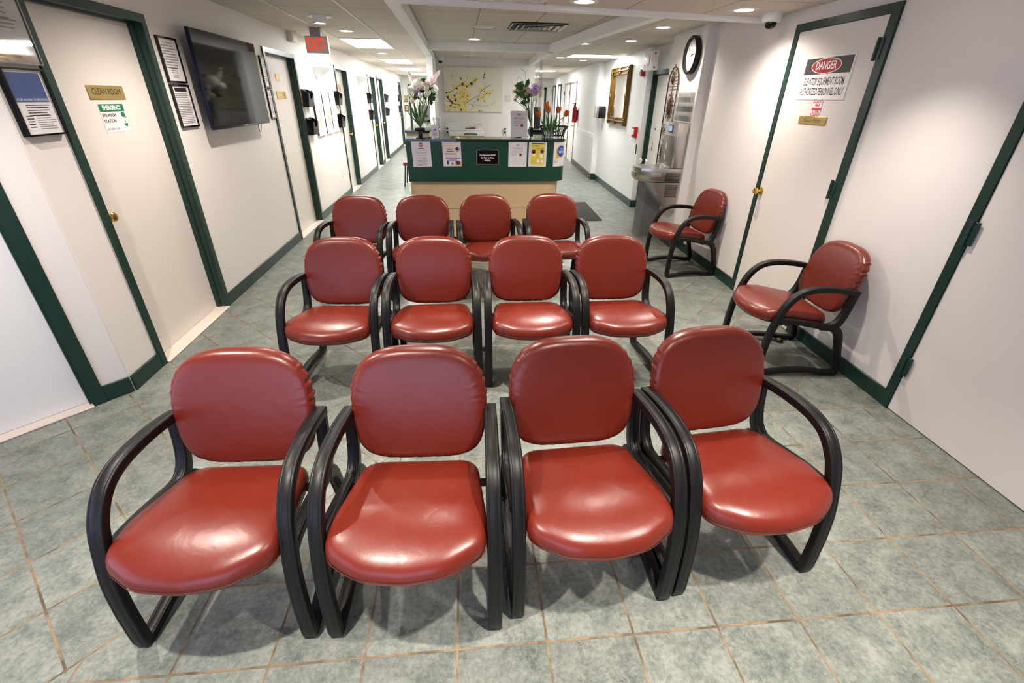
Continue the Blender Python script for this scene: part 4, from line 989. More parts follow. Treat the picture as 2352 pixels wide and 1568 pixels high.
# ------------------------------------------------------------------ ceiling fittings
t = thing('air_vent', 'square louvred air vent in the middle ceiling bay', 'vent', (.90, 5.96, CZ))
mb = MB()
for k, s in enumerate((.30, .23, .165, .10, .045)):
    z = -.004-.006*(k % 2); w_ = .024
    for q in (-1, 1):
        mb.prism([(q*s, -s, z-.012), (q*s, s, z-.012), (q*(s-w_), s-w_, z), (q*(s-w_), -s+w_, z)], (0, 0, .003)); mb.prism([(-s, q*s, z-.012), (s, q*s, z-.012), (s-w_, q*(s-w_), z), (-s+w_, q*(s-w_), z)], (0, 0, .003))
mb.build('louvres', 'vent_metal', t); MB().box(-.30, .30, -.30, .30, -.003, -.0005).build('backing', 'black_matte', t)
for lab, x, y_ in (('round white ceiling speaker left of the square air vent', .33, 6.1), ('round white ceiling disc just before the reception wall', .24, 10.0)):
    t = thing('ceiling_speaker', lab, 'speaker', (x, y_, CZ)); MB().lathe([(.001, -.012), (.12, -.010), (.135, -.001)], n=32, cap1=False, cap0=False).build('grille', 'cream_metal', t)
    MB().lathe([(.135, -.012), (.150, -.006), (.150, -.001)], n=32, cap0=False, cap1=False).build('rim', 'cream_metal', t)
t = thing('ceiling_panel_light', 'unlit ceiling fixture with rippled plastic at the top edge of the photo', 'ceiling light', (.36, 3.78, LOW))
mb = MB(); mb.box(-.31, .31, -.16, -.145, -.012, 0); mb.box(-.31, .31, .145, .16, -.012, 0); mb.box(-.31, -.295, -.145, .145, -.012, 0); mb.box(.295, .31, -.145, .145, -.012, 0); mb.build('frame', 'cream_metal', t)
mb = MB(); mb.rings([[(-.295+.59*i/40, y_, -.008-.012*(1+math.sin(i*.9+y_*20)*math.cos(i*.37))) for i in range(41)] for y_ in [-.145+.29*k/10 for k in range(11)]], False, False, closed=False); mb.build('diffuser', 'troffer_plastic', t)
for lab, x, y_, a, b in (('slim air vent in the left corridor ceiling beyond the bright panels', -1.28, 13.5, .3, .15), ('slim air vent in the right corridor ceiling', 2.6, 12.6, .3, .3)):
    t = thing('air_vent', lab, 'vent', (x, y_, CZ)); mb = MB()
    for k in range(6): yy = -b+2*b*(k+.5)/6; mb.box(-a, a, yy-.014, yy+.014, -.012, -.003)
    mb.build('louvres', 'vent_metal', t); MB().box(-a-.02, a+.02, -b-.02, b+.02, -.003, -.0005).build('frame', 'cream_metal', t)
# ------------------------------------------------------------------ reception
DX0, DX1, DY, DZ = -.59, 1.245, 5.6, 1.22
def arc(cx, cy, r, a0, a1, n=10): return [(cx+r*math.cos(R(a0+(a1-a0)*k/n)), cy+r*math.sin(R(a0+(a1-a0)*k/n))) for k in range(n+1)]
def plan(x0, y0, x1, r, depth, yb):
    """L-shaped counter plan: straight front, rounded right corner, return running back"""
    o = [(x0, y0)]+arc(x1-r, y0+r, r, -90, 0)+[(x1, yb), (x1-depth, yb)]+[(x1-depth, y0+depth), (x0, y0+depth)]
    return o
desk = thing('reception_desk', 'green and beige reception desk with a rounded right corner', 'reception desk', (0, 0, 0))
MB().prism([(x, y, .765) for x, y in plan(DX0, DY, DX1, .17, .34, 7.3)], (0, 0, .43)).build('fascia', 'green_laminate', desk)
MB().prism([(x, y, 1.195) for x, y in plan(DX0-.008, DY-.008, DX1+.008, .178, .40, 7.34)], (0, 0, .025)).build('counter_top', 'green_top', desk)
MB().prism([(x, y, .10) for x, y in plan(DX0+.035, DY+.05, DX1-.06, .13, .22, 7.2)], (0, 0, .665)).build('base_panel', 'beige_laminate', desk)
MB().prism([(x, y, 0) for x, y in plan(DX0+.07, DY+.10, DX1-.11, .1, .16, 7.15)], (0, 0, .10)).build('toe_kick', 'black_matte', desk)
MB().box(DX0+.035, DX1-.06, DY+.0485, DY+.0505, .443, .447).build('panel_joint', 'steel_dark', desk)
MB().box(DX0+.034, DX0+.075, DY+.0485, DY+.0505, .648, .651).build('panel_joint', 'steel_dark', desk)
MB().box(DX0+.05, DX1-.36, DY+.34, DY+1.0, .72, .75).build('worktop', 'white_plastic', desk)
t = thing('side_counter', 'beige counter with a dark green top behind the reception desk', 'counter', (-.57, 8.0, 0)); MB().box(-.16, .155, -.86, .98, 0, 1.185).build('body', 'beige_laminate', t); MB().box(-.175, .165, -.90, .98, 1.185, 1.22, bev=.004, seg=1).build('top', 'green_top', t)

# papers on the desk front: local frame on the fascia, -Y to the seats
def q(x, y): return (920+x/6.03, 310+y/6.03)
def sheet(name, label, x0, x1, z0, z1, tilt=0, m='paper', border=True, y=DY, group='notices on the front of the reception desk', cat='notice'):
    t = thing(name, label, cat, ((x0+x1)/2, y-.0008, (z0+z1)/2), 0, group); t.rotation_euler = (0, R(tilt), 0)
    a, b = (x1-x0)/2, (z1-z0)/2
    if border: MB().box(-a-.004, a+.004, -.0014, 0, -b-.006, b+.004).build('sleeve', 'clear_acrylic', t)
    MB().box(-a, a, -.0012, -.0002, -b, b).build('page', m, t); return t, a, b, -.0022
t, a, b, y = sheet('notice', 'white notice with a red STOP octagon at the left end of the desk', -.528, -.318, .928, 1.204, -1.5)
MB().prism([(.024*math.cos(R(22.5+45*k)), y, b*.68+.024*math.sin(R(22.5+45*k))) for k in range(8)], (0, .0005, 0)).build('stop_octagon', 'sign_red', t); text(t, 'lettering', 'STOP', .017, 0, b*.68, 'ink_white', y-.0008, sx=.9, bold=.0006)
lines(t, 'heading', -.036, .036, b*.40, 1, .012, 'ink', y, h=.5, jitter=.0)
lines(t, 'small_print', -a*.78, a*.78, b*.27, 4, .027, 'ink_grey', y, h=.12, jitter=.5, center=True); lines(t, 'small_print', -a*.62, a*.62, -b*.30, 7, .0135, 'ink_grey', y, h=.25, jitter=.4, center=True)
t, a, b, y = sheet('notice', 'notice with purple headings and small portraits, second on the desk', -.186, .022, .934, 1.213, -1)
MB().box(-a*.82, a*.72, y, y+.0005, b*.80, b*.92).build('title_band', 'purple_ink', t); MB().box(-a*.72, a*.88, y, y+.0005, -b*.45, -b*.37).build('title_band', 'purple_ink', t); MB().box(-a*.3, a*.5, y, y+.0005, -b*.57, -b*.49).build('title_band', 'purple_ink', t)
lines(t, 'print', -a*.9, a*.8, b*.70, 3, .022, 'orange_ink', y, h=.25); lines(t, 'print', -a*.55, a*.25, b*.28, 2, .018, 'ink', y, h=.3); lines(t, 'print', -a*.8, a*.6, b*.02, 4, .016, 'orange_ink', y, h=.3, center=True)
for nm, cx, cz, r_, mm in (('portrait', a*.62, b*.28, .026, 'skin_print'), ('portrait_hair', a*.58, b*.33, .018, 'brown_print'), ('portrait', a*.42, -b*.78, .026, 'skin_print'), ('portrait_hair', a*.6, -b*.74, .022, 'brown_print'), ('portrait', a*.82, -b*.78, .024, 'skin_print')):
    MB().lathe([(r_, 0), (r_, .0005)], (cx, y+.0003-(.0008 if 'hair' in nm else 0), cz), 18, axis='Y').build(nm, mm, t)
MB().box(-a*.6, -a*.4, y, y+.0005, -b*.84, -b*.54).build('device_print', 'ink', t); MB().box(-a*.12, a*.08, y, y+.0005, -b*.9, -b*.7).build('device_print', 'ink_grey', t)
t = thing('payment_plaque', 'black plaque with white co-payment text on the desk front', 'sign', (.322, DY, 1.031)); MB().box(-.127, .127, -.006, 0, -.080, .080, bev=.001, seg=1).build('rim', 'steel', t); MB().box(-.122, .122, -.007, -.006, -.075, .075).build('plaque', 'black_gloss', t)
for s_, z in (('Co-Payments MUST', .024), ('Be Paid At Time', -.005), ('Of Visit.', -.034)): text(t, 'lettering', s_, .0225, 0, z, 'ink_white', -.0085, bold=.0008)
def logo(t, z, y, s=1):
    mb = MB()
    for k in range(5):
        an = R(90+(k-2)*32); c, sn = math.cos(an), math.sin(an); mb.prism([(c*.006*s, y, z+sn*.006*s), (c*.018*s-sn*.004*s, y, z+sn*.018*s+c*.004*s), (c*.024*s, y, z+sn*.022*s), (c*.018*s+sn*.004*s, y, z+sn*.018*s-c*.004*s)], (0, .0004, 0))
    mb.box(-.0015*s, .0015*s, y, y+.0004, z-.008*s, z+.006*s); mb.build('emblem', 'ink_grey', t)
t, a, b, y = sheet('notice', 'white clinic notice with a leaf emblem right of the black plaque', .563, .777, .926, 1.198, .8)
logo(t, b*.64, y); text(t, 'lettering', 'NYMGC', .026, 0, b*.46, 'ink_grey', y, sx=1.3); lines(t, 'small_print', -a*.7, a*.75, b*.25, 3, .012, 'ink_grey', y, h=.12)
text(t, 'lettering', 'Google', .018, -a*.38, -b*.04, 'ink_grey', y); MB().box(a*.18, a*.46, y, y+.0005, -b*.14, b*.06).build('app_badge', 'sign_red', t); lines(t, 'small_print', -a*.7, a*.7, -b*.7, 1, .01, 'ink_grey', y, h=.1)
t, a, b, y = sheet('notice', 'yellow Cover Cough health poster on the desk front', .797, 1.007, .930, 1.196, 1.0)
MB().box(-a*.74, a*.76, y, y+.0004, -b*.86, b*.88).build('poster_field', 'yellow_paper', t); MB().box(-a*.72, a*.74, y-.0006, y-.0002, b*.84, b*.90).build('top_rule', 'ink', t)
text(t, 'heading', 'Cover', .036, -a*.30, b*.70, 'sign_red', y-.0012, shear=.1); text(t, 'heading', 'Cough', .036, a*.22, b*.47, 'sign_red', y-.0012, shear=.1)
for cx, cz, r_, mm, nm in ((-a*.45, b*.22, .024, 'brown_print', 'head_drawing'), (-a*.42, b*.02, .020, 'ink_white', 'tissue_drawing'), (a*.50, b*.24, .020, 'brown_print', 'head_drawing'), (a*.45, -b*.12, .022, 'ink_white', 'tissue_drawing'), (0, b*.14, .014, 'gold_ink', 'badge_drawing'), (a*.1, -b*.55, .016, 'ink_white', 'hands_drawing'), (a*.55, -b*.55, .016, 'ink_white', 'hands_drawing')):
    MB().lathe([(r_, 0), (r_, .0005)], (cx, y-.0004, cz), 18, axis='Y').build(nm, mm, t)
lines(t, 'small_print', -a*.7, -a*.2, -b*.46, 4, .009, 'orange_ink', y-.0004); lines(t, 'small_print', -a*.25, a*.25, 0, 4, .012, 'gold_ink', y-.0004, center=True)
# the Wi-Fi sheet wraps the rounded corner
t = thing('notice', 'white sheet with a blue Wi-Fi badge wrapped round the desk corner', 'notice', (1.075, DY, 1.065), 0, 'notices on the front of the reception desk')
def bend(mb, r=.1715, name='page', m='paper'):
    for v in mb.bm.verts:
        if v.co.x > 0:
            an = v.co.x/r; rr = r+(-v.co.y); v.co.x, v.co.y = rr*math.sin(an), r-rr*math.cos(an)
    return mb.build(name, m, t)
def strip_box(x0, x1, y0, y1, z0, z1, n=10):
    mb = MB()
    mb.rings([[(x0+(x1-x0)*i/n, y0, z0), (x0+(x1-x0)*i/n, y0, z1), (x0+(x1-x0)*i/n, y1, z1), (x0+(x1-x0)*i/n, y1, z0)] for i in range(n+1)]); return mb
bend(strip_box(.014, .212, -.0016, -.0006, -.135, .135))
def disc_b(cx, cz, rx, rz_, y, m, nm, tail=False):
    mb = MB(); rows = []
    for k in range(25):
        a_ = PI-PI*k/24; x = cx+rx*math.cos(a_); h = rz_*math.sin(a_)+1e-5; rows.append([(x, y, cz-h), (x, y, cz+h)])
    mb.rings(rows, False, False, closed=False)
    if tail: mb.rings([[(cx-rx*1.02+rx*.7*k/6, y-.0002, cz-rz_*1.12+rz_*.25*k/6), (cx-rx*.95+rx*.7*k/6, y-.0002, cz-rz_*.35-rz_*.2*k/6)] for k in range(7)], False, False, closed=False)
    return bend(mb, name=nm, m=m)
disc_b(.118, .028, .072, .070, -.0019, 'gold_ink', 'badge_rim', True); disc_b(.120, .030, .060, .059, -.0024, 'blue_ink', 'badge')
text(t, 'lettering', 'Free', .026, .122, .055, 'ink_white', -.006, rot=.0); text(t, 'lettering', 'Wi-Fi', .040, .120, .022, 'ink_white', -.007, bold=.001)
for o in kids(t):
    if o.name.startswith('lettering'):
        for v in o.data.vertices:
            if v.co.x > 0: an = v.co.x/.1715; v.co.x, v.co.y = .1795*math.sin(an), .1715-.1795*math.cos(an)
            else: v.co.y = -.003
k_ = lines(t, 'small_print', .025, .07, -.065, 3, .012, 'ink_grey', -.002)
for v in k_.data.vertices: an = v.co.x/.1715; v.co.x, v.co.y = .1740*math.sin(an), .1715-.1740*math.cos(an)

# things on the counters
def stand_sheet(name, label, x, y, w_, h, z=DZ, lean=6, m='paper'):
    t = thing(name, label, 'sign holder', (x, y, z)); a = w_/2; s = math.sin(R(lean)); c = math.cos(R(lean))
    mb = MB(); mb.prism([(-a-.006, 0, .002), (a+.006, 0, .002), (a+.006, h*s, h*c), (-a-.006, h*s, h*c)], (0, .003, 0)); mb.box(-a-.006, a+.006, 0, .07, 0, .003); mb.build('acrylic_holder', 'clear_acrylic', t)
    MB().prism([(-a, -.001, .006), (a, -.001, .006), (a, h*s-.001, h*c), (-a, h*s-.001, h*c)], (0, .0008, 0)).build('page', m, t)
    return t, a, s, c
t, a, s, c = stand_sheet('sign_holder', 'clinic sign with a leaf emblem standing on the counter beside the tall vase', .715, 5.88, .20, .285)
k = t; logo(k, .235, .016); text(k, 'lettering', 'NYMGC', .026, 0, .205, 'ink_grey', .015, sx=1.3); lines(k, 'small_print', -.07, .07, .175, 3, .012, 'ink_grey', .0105, h=.12); text(k, 'lettering', 'Google', .018, -.04, .13, 'ink_grey', .0085); MB().box(.02, .048, .0075, .008, .117, .145).build('app_badge', 'sign_red', k)
t, a, s, c = stand_sheet('sign_holder', 'small acrylic card holder with a blue logo on the left of the counter', -.265, 5.72, .085, .13); MB().prism([(-.025, .006, .085), (.0, .008, .1), (.025, .006, .09), (.0, .005, .075)], (0, -.0006, 0)).build('logo', 'purple_ink', t); lines(t, 'small_print', -.03, .03, .06, 4, .01, 'ink_grey', .0005)
t = thing('card_terminal', 'black card terminal on a stand at the left of the counter', 'card reader', (-.43, 5.74, DZ)); MB().box(-.022, .022, -.02, .02, 0, .075, bev=.004).build('stand', 'black_plastic', t); MB().box(-.05, .05, -.05, .05, 0, .006, bev=.002, seg=1).build('foot', 'black_plastic', t); MB().box(-.056, .056, -.02, .05, .07, .105, bev=.01).build('terminal', 'black_plastic', t)
t = thing('counter_pen', 'thin white pen standing in a holder on the counter before the copier', 'pen', (-.01, 5.75, DZ)); MB().lathe([(.022, 0), (.02, .008), (.006, .014)], n=16).build('holder', 'brass', t); MB().lathe([(.0045, .012), (.0045, .10), (.002, .115)], n=10).build('barrel', 'white_plastic', t)
# multifunction copier against the reception wall
t = thing('copier', 'white office copier standing against the reception wall', 'copier', (.15, 10.25, 0))
MB().box(-.31, .33, -.30, .33, .02, .93, bev=.012).build('cabinet', 'white_plastic', t); MB().box(-.32, .35, -.32, .33, .935, .955).build('base_gap', 'black_plastic', t)
MB().box(-.33, .36, -.33, .33, .955, 1.05, bev=.014).build('scanner_bed', 'white_plastic', t); MB().box(-.04, .22, -.334, -.329, .975, 1.01, bev=.003, seg=1).build('control_panel', 'steel_dark', t)
MB().box(-.33, .33, -.31, .30, 1.055, 1.085, bev=.01).build('lid', 'white_plastic', t)
MB().prism([(-.33, -.30, 1.085), (.00, -.30, 1.085), (.00, -.30, 1.19), (-.04, -.30, 1.205), (-.31, -.30, 1.205), (-.33, -.30, 1.19)], (0, .52, 0)).build('document_feeder', 'white_plastic', t)
MB().prism([(.02, -.28, 1.10), (.31, -.28, 1.15), (.31, -.28, 1.16), (.02, -.28, 1.115)], (0, .42, 0)).build('paper_tray', 'cream_metal', t); MB().box(-.02, .20, -.30, .15, 1.085, 1.10).build('output_tray', 'steel_dark', t)
for x in (-.31, .29): MB().lathe([(.03, 0), (.03, .025)], (x*.85, -.22, 0), 10).build('caster', 'black_matte', t)
# big blossom picture
t = thing('blossom_picture', 'wide picture of yellow blossom twigs on the reception wall', 'picture', (.342, 10.75, 1.776)); A, B = .60, .402
MB().box(-A, A, -.035, 0, -B, B, bev=.003, seg=1).build('board', 'blossom_print', t)
def U(x, y): return (-A+(x-80)/1195*2*A, B-(y-30)/890*2*B)                 # print coordinates of the picture
tw = [([(100, 545), (180, 530), (290, 465), (420, 385), (560, 390), (640, 340), (745, 265)], 5), ([(100, 600), (200, 690), (270, 760), (380, 780)], 9), ([(100, 700), (190, 720), (260, 760)], 9), ([(200, 700), (300, 690), (300, 600), (350, 530)], 7), ([(300, 700), (270, 590)], 5),
      ([(470, 780), (560, 720), (680, 630), (780, 590), (830, 510), (910, 440), (1030, 370)], 6), ([(780, 595), (880, 565), (960, 530)], 4), ([(910, 440), (915, 310)], 3), ([(570, 760), (700, 780), (850, 802), (980, 790), (1060, 750), (1140, 705)], 3), ([(560, 910), (620, 870), (710, 830)], 3), ([(670, 760), (715, 690)], 3), ([(90, 350), (140, 375)], 3), ([(890, 100), (920, 150), (890, 240)], 5), ([(840, 915), (880, 865)], 3), ([(120, 560), (250, 510)], 5), ([(120, 900), (180, 880)], 5), ([(130, 620), (220, 740), (210, 800)], 9), ([(240, 370), (280, 450)], 3), ([(700, 660), (760, 625), (880, 620)], 3)]
mb = MB()
for pts, r_ in tw:
    P = smooth_path([(U(*p)[0], U(*p)[1], 0) for p in pts], 5)
    for i in range(len(P)-1):
        d_ = (P[i+1]-P[i]); n_ = Vector((-d_.y, d_.x, 0)).normalized()*r_*.0006
        mb.prism([(*(P[i]+n_)[:1], -.0358, (P[i]+n_)[1]), (*(P[i+1]+n_)[:1], -.0358, (P[i+1]+n_)[1]), (*(P[i+1]-n_)[:1], -.0358, (P[i+1]-n_)[1]), (*(P[i]-n_)[:1], -.0358, (P[i]-n_)[1])], (0, .0005, 0))
mb.build('twigs', 'brown_print', t)
fl_ = [(250, 220, 30, 70), (425, 255, 55, 45), (335, 450, 110, 100), (450, 360, 90, 60), (560, 395, 90, 60), (640, 350, 90, 60), (720, 280, 60, 50), (590, 45, 28, 32), (555, 225, 24, 60), (905, 200, 40, 70), (520, 480, 100, 90), (420, 560, 110, 90), (560, 590, 80, 70), (240, 640, 110, 100), (400, 690, 130, 100), (330, 830, 150, 90), (500, 760, 80, 70), (180, 850, 100, 70), (460, 880, 90, 50), (840, 480, 60, 60), (930, 540, 80, 60), (1015, 540, 50, 60), (770, 660, 60, 50), (900, 690, 45, 60), (860, 610, 60, 40), (1070, 470, 30, 40), (660, 800, 40, 30), (800, 890, 70, 25), (600, 420, 50, 40), (540, 660, 60, 50), (700, 330, 60, 50)]
rnd = random.Random(3); mb = MB(); mb2 = MB()
for x, y_, rx, rz_ in fl_:
    for k in range(14):
        cx, cz = U(x+rnd.uniform(-.72, .72)*rx, y_+rnd.uniform(-.72, .72)*rz_)
        a_, b_ = rx*.00030*rnd.uniform(.6, 1.2), rz_*.00030*rnd.uniform(.6, 1.2)
        (mb if k % 4 else mb2).poly([(max(-A, min(A, cx+a_*math.cos(2*PI*i/9)*rnd.uniform(.7, 1.15))), -.0352-.00002*k, max(-B, min(B, cz+b_*math.sin(2*PI*i/9)*rnd.uniform(.7, 1.15)))) for i in range(9)])
mb.build('yellow_print', 'petal_yellow', t)
mat('petal_gold', srgb(226, 198, 110), .5); mb2.build('gold_print', 'petal_gold', t); mb = MB()
for x, y_, r_ in [(425, 255, 20), (335, 450, 24), (720, 280, 22), (640, 350, 34), (540, 410, 22), (460, 360, 28), (905, 170, 22), (890, 235, 22), (410, 885, 26), (285, 590, 22), (300, 690, 34), (230, 740, 26), (150, 630, 30), (370, 780, 20), (480, 720, 14), (545, 665, 14), (550, 590, 14), (485, 545, 12), (400, 640, 14), (440, 610, 12), (765, 668, 15), (895, 700, 13), (1018, 545, 13), (905, 500, 14), (945, 545, 14), (840, 470, 16), (860, 620, 12), (790, 900, 16), (655, 800, 12), (200, 800, 22), (280, 830, 18), (120, 545, 22), (250, 375, 10), (590, 42, 8)]:
    cx, cz = U(x, y_); mb.poly([(cx+r_*.0009*math.cos(2*PI*i/8)*rnd.uniform(.6, 1.2), -.0362, cz+r_*.0009*math.sin(2*PI*i/8)*rnd.uniform(.6, 1.2)) for i in range(8)])
mb.build('flower_hearts', 'brown_print', t)
t = thing('light_switch', 'white double light switch right of the blossom picture', 'switch', (1.06, 10.75, 1.63)); MB().box(-.06, .06, -.006, 0, -.06, .06, bev=.002, seg=1).build('plate', 'cream_metal', t); MB().box(-.03, -.01, -.011, -.006, -.02, .02).build('rocker', 'white_plastic', t); MB().box(.01, .03, -.011, -.006, -.02, .02).build('rocker', 'white_plastic', t)
for lab, x in (('power outlet with dark plugs left of the copier', -.235), ('power outlet with dark plugs right of the copier', 1.0)):
    t = thing('wall_outlet', lab, 'outlet', (x, 10.75, 1.02)); MB().box(-.05, .05, -.006, 0, -.08, .08, bev=.002, seg=1).build('plate', 'white_plastic', t)
    for z in (-.035, .03): MB().box(-.018, .018, -.045, -.006, z-.016, z+.016, bev=.005).build('plug', 'black_plastic', t)
    MB().tube(smooth_path([(0, -.03, -.04), (.02, -.035, -.10), (-.01, -.03, -.18), (.0, -.02, -.26)], 4), .005, 6).build('cord', 'black_matte', t)
t = thing('desk_phone', 'dark desk phone on the right return of the reception desk', 'telephone', (1.08, 6.95, DZ)); MB().prism([(-.09, -.10, 0), (.09, -.10, 0), (.09, .10, 0), (-.09, .10, 0)], (0, 0, .03)).build('base', 'black_plastic', t); MB().box(-.085, -.045, -.10, .10, .03, .06, bev=.012).build('handset', 'black_plastic', t); mb = MB()
for i in range(4):
    for j in range(3): mb.box(-.02+.03*j, 0+.03*j, -.08+.03*i, -.06+.03*i, .03, .034)
mb.build('keypad', 'steel_dark', t)
t = thing('monitor', 'black computer monitor behind the clinic sign on the reception desk', 'monitor', (.80, 6.75, .75)); MB().box(-.02, .02, -.25, .25, .24, .56, bev=.006).build('display', 'black_gloss', t); MB().box(-.02, .02, -.03, .03, .01, .30).build('neck', 'black_plastic', t); MB().box(-.10, .10, -.12, .12, 0, .012, bev=.003, seg=1).build('foot', 'black_plastic', t)
# acrylic shield hanging above the counter
t = thing('acrylic_shield', 'clear acrylic shield hanging above the right end of the counter', 'screen', (1.06, 6.9, 1.47)); MB().box(-.60, .07, -.004, .004, 0, .62).build('sheet', 'clear_acrylic', t); MB().box(.07, .078, -.004, .24, 0, .62).build('side_sheet', 'clear_acrylic', t)
for x in (-.5, 0): MB().tube([(x, 0, .62), (x, 0, .86)], .0015, 5).build('hanging_wire', 'steel', t)

# ------------------------------------------------------------------ flowers
def vase(label, loc, prof, m='clear_glass', cat='vase'):
    t = thing('vase', label, cat, loc); th = .003
    inner = [(max(.001, r-th), z+(.008 if i == 0 else 0)) for i, (r, z) in enumerate(prof)]
    MB().lathe(prof+list(reversed(inner)), n=24).build('glass', m, t); return t
def leaf_blade(mb, base, tip, w_, bow=.03, up=Vector((0, 0, 1))):
    base, tip = Vector(base), Vector(tip); d_ = tip-base; s = d_.cross(Vector((0, 1, 0)) if abs(d_.normalized().y) < .9 else Vector((1, 0, 0))).normalized(); rows = []
    for k in range(9):
        f = k/8; p = base+d_*f+Vector((0, -1, 0))*bow*math.sin(PI*f); w2 = w_*math.sin(PI*min(1, f*.92+.08))**.8; rows.append([p-s*w2, p+Vector((0, -.006, 0)), p+s*w2])
    mb.rings(rows, False, False, closed=False)
def tulip(label, base, head, r, h, m, group, leaves=()):
    t = thing('tulip', label, 'flower', base, 0, group); H = Vector(head)-Vector(base); d_ = (H-Vector((H.x*.4, H.y*.4, H.z*.25))).normalized()
    MB().tube(smooth_path([(0, 0, 0), (H.x*.18, H.y*.18, H.z*.45), (H.x*.6, H.y*.6, H.z*.8), tuple(H)], 5), .0035, 6).build('stem', 'stem', t)
    rot = Vector((0, 0, 1)).rotation_difference(d_).to_matrix().to_4x4(); T = Matrix.Translation(H) @ rot; mb = MB()
    for k in range(6):
        a0 = 2*PI*k/6; off = 1 if k % 2 else .86; rows = []
        for i in range(7):
            f = i/6; rad = r*off*(math.sin(PI*(.12+.66*f))**.8); z = h*f; wd = .62*math.sin(PI*(.18+.74*f)); rows.append([T @ Vector((rad*math.cos(a0+wd*(j-2)/2), rad*math.sin(a0+wd*(j-2)/2), z*(1-.05*abs(j-2)))) for j in range(5)])
        mb.rings(rows, False, False, closed=False)
    mb.build('bloom', m, t)
    for lf in leaves:
        mb = MB(); leaf_blade(mb, (0, 0, .04), lf[:3], lf[3], lf[4] if len(lf) > 4 else .02); mb.build('leaf', 'leaf', t)
    return t
# white tulips in a slim glass vase on the side counter
vx, vy = -.535, 7.2
vase('slim clear glass vase holding the white tulips', (vx, vy, DZ), [(.058, 0), (.05, .02), (.036, .12), (.036, .2), (.048, .262)])
WG = 'white tulips in the slim vase'
wt = [(-.155, .36, 'leftmost white tulip, drooping outward'), (-.115, .46, 'white tulip second from left, taller'), (-.085, .40, 'white tulip in front, left of the middle'), (-.075, .33, 'lowest white tulip in the bunch'), (-.03, .50, 'white tulip reaching under the lilac rose'), (.03, .395, 'white tulip alone right of the gap in the bunch'), (.12, .48, 'tallest white tulip at the right of the bunch'), (.14, .43, 'rightmost white tulip in the bunch'), (.105, .41, 'white tulip tucked under the right blooms')]
for i, (dx, hz, lab) in enumerate(wt):
    lv = [(-.10, -.02, .30, .016), ] if i == 0 else [(.13, -.02, .33, .020)] if i == 6 else [(-.06, .0, .33, .02)] if i == 2 else [(.015, -.02, .36, .016)] if i == 4 else [(-.165, .0, .24, .008)] if i == 3 else []
    tulip(lab, (vx+dx*.08, vy+.012*((i % 3)-1), DZ+.01), (vx+dx, vy+.03*((i % 3)-1), DZ+hz), .034, .075, 'petal_cream' if i % 3 == 0 else 'petal_white', WG, lv)
# orange tulips on the front counter
ox, oy = 1.065, 5.80
vase('clear glass vase of orange tulips on the counter', (ox, oy, DZ), [(.052, 0), (.052, .02), (.048, .06), (.05, .11), (.062, .155)])
OG = 'orange tulips on the counter'
for dx, hz, lab, lv in ((-.125, .225, 'leftmost orange tulip, leaning left', [(-.10, -.01, .19, .013)]), (-.045, .315, 'topmost orange tulip in the middle', [(-.045, -.02, .25, .016)]), (-.025, .265, 'orange tulip just below the topmost one', [(.02, -.03, .26, .014)]), (.085, .27, 'orange tulip second from the right', [(.075, -.02, .24, .018), (.12, -.02, .17, .012)]), (.175, .235, 'rightmost orange tulip bent far to the right', [(.13, -.02, .10, .011), (.05, -.02, .22, .014)])):
    tulip(lab, (ox+dx*.1, oy, DZ+.01), (ox+dx, oy-.01, DZ+hz), .033, .076, 'petal_orange', OG, lv)
# wire basket behind the orange tulips
t = thing('wire_basket', 'black wire basket with flared sides on the counter', 'basket', (1.14, 5.95, DZ)); bw = [(-.165, -.085), (.165, -.085), (.165, .085), (-.165, .085)]; mb = MB()
def bp(i, f, top): a_, b_ = bw[i], bw[(i+1) % 4]; k_ = 1.0 if top else .72; return Vector(((a_[0]+(b_[0]-a_[0])*f)*k_, (a_[1]+(b_[1]-a_[1])*f)*k_, .125 if top else .02))
for top in (True, False):
    ring = [bp(i, 0, top) for i in range(4)]; mb.tube(ring+[ring[0]], .0045, 6)
mb.build('rims', 'black_metal', t); mb = MB()
for i in range(4):
    for f in [k/12 for k in range(12)]:
        a_, b_ = bp(i, f, False), bp(i, f, True); m_ = (a_*.7+b_*.3)+Vector((0, 0, .03)); mb.tube([a_, m_, b_], .003, 5)
mb.build('wires', 'black_metal', t); mb = MB()
for sx in (-1, 1):
    for sy in (-1, 1): mb.tube([(sx*.115, sy*.055, .02), (sx*.118, sy*.058, 0)], .005, 6)
mb.build('feet', 'black_metal', t)
# ball-like and spike-like blooms of the tall arrangements
def ball_bloom(name, label, base, c, r, m, n, group, petal=.28, sq=1.0, seed=1):
    t = thing(name, label, 'flower', base, 0, group); C_ = Vector(c)-Vector(base); MB().tube(smooth_path([(0, 0, 0), (C_.x*.3, C_.y*.3, C_.z*.6), tuple(C_)], 5), .004, 6).build('stem', 'leaf_dark', t); mb = MB(); rnd = random.Random(seed)
    mb.ellipsoid(C_, (r*.8, r*.8, r*.8*sq), 12, 8)
    for k in range(n):
        z = 1-2*(k+.5)/n; ph = k*2.39996; s_ = math.sqrt(1-z*z); d_ = Vector((s_*math.cos(ph), s_*math.sin(ph), z*sq)); p = C_+d_*r*rnd.uniform(.82, 1.02); q_ = Vector((0, 0, 1)).rotation_difference(d_.normalized()).to_matrix().to_4x4()
        mb.ellipsoid((0, 0, 0), (r*petal, r*petal*rnd.uniform(.7, 1), r*petal*.28), 7, 4, T=Matrix.Translation(p) @ q_ @ Matrix.Rotation(rnd.uniform(-.5, .5), 4, 'X'))
    mb.build('bloom', m, t); return t
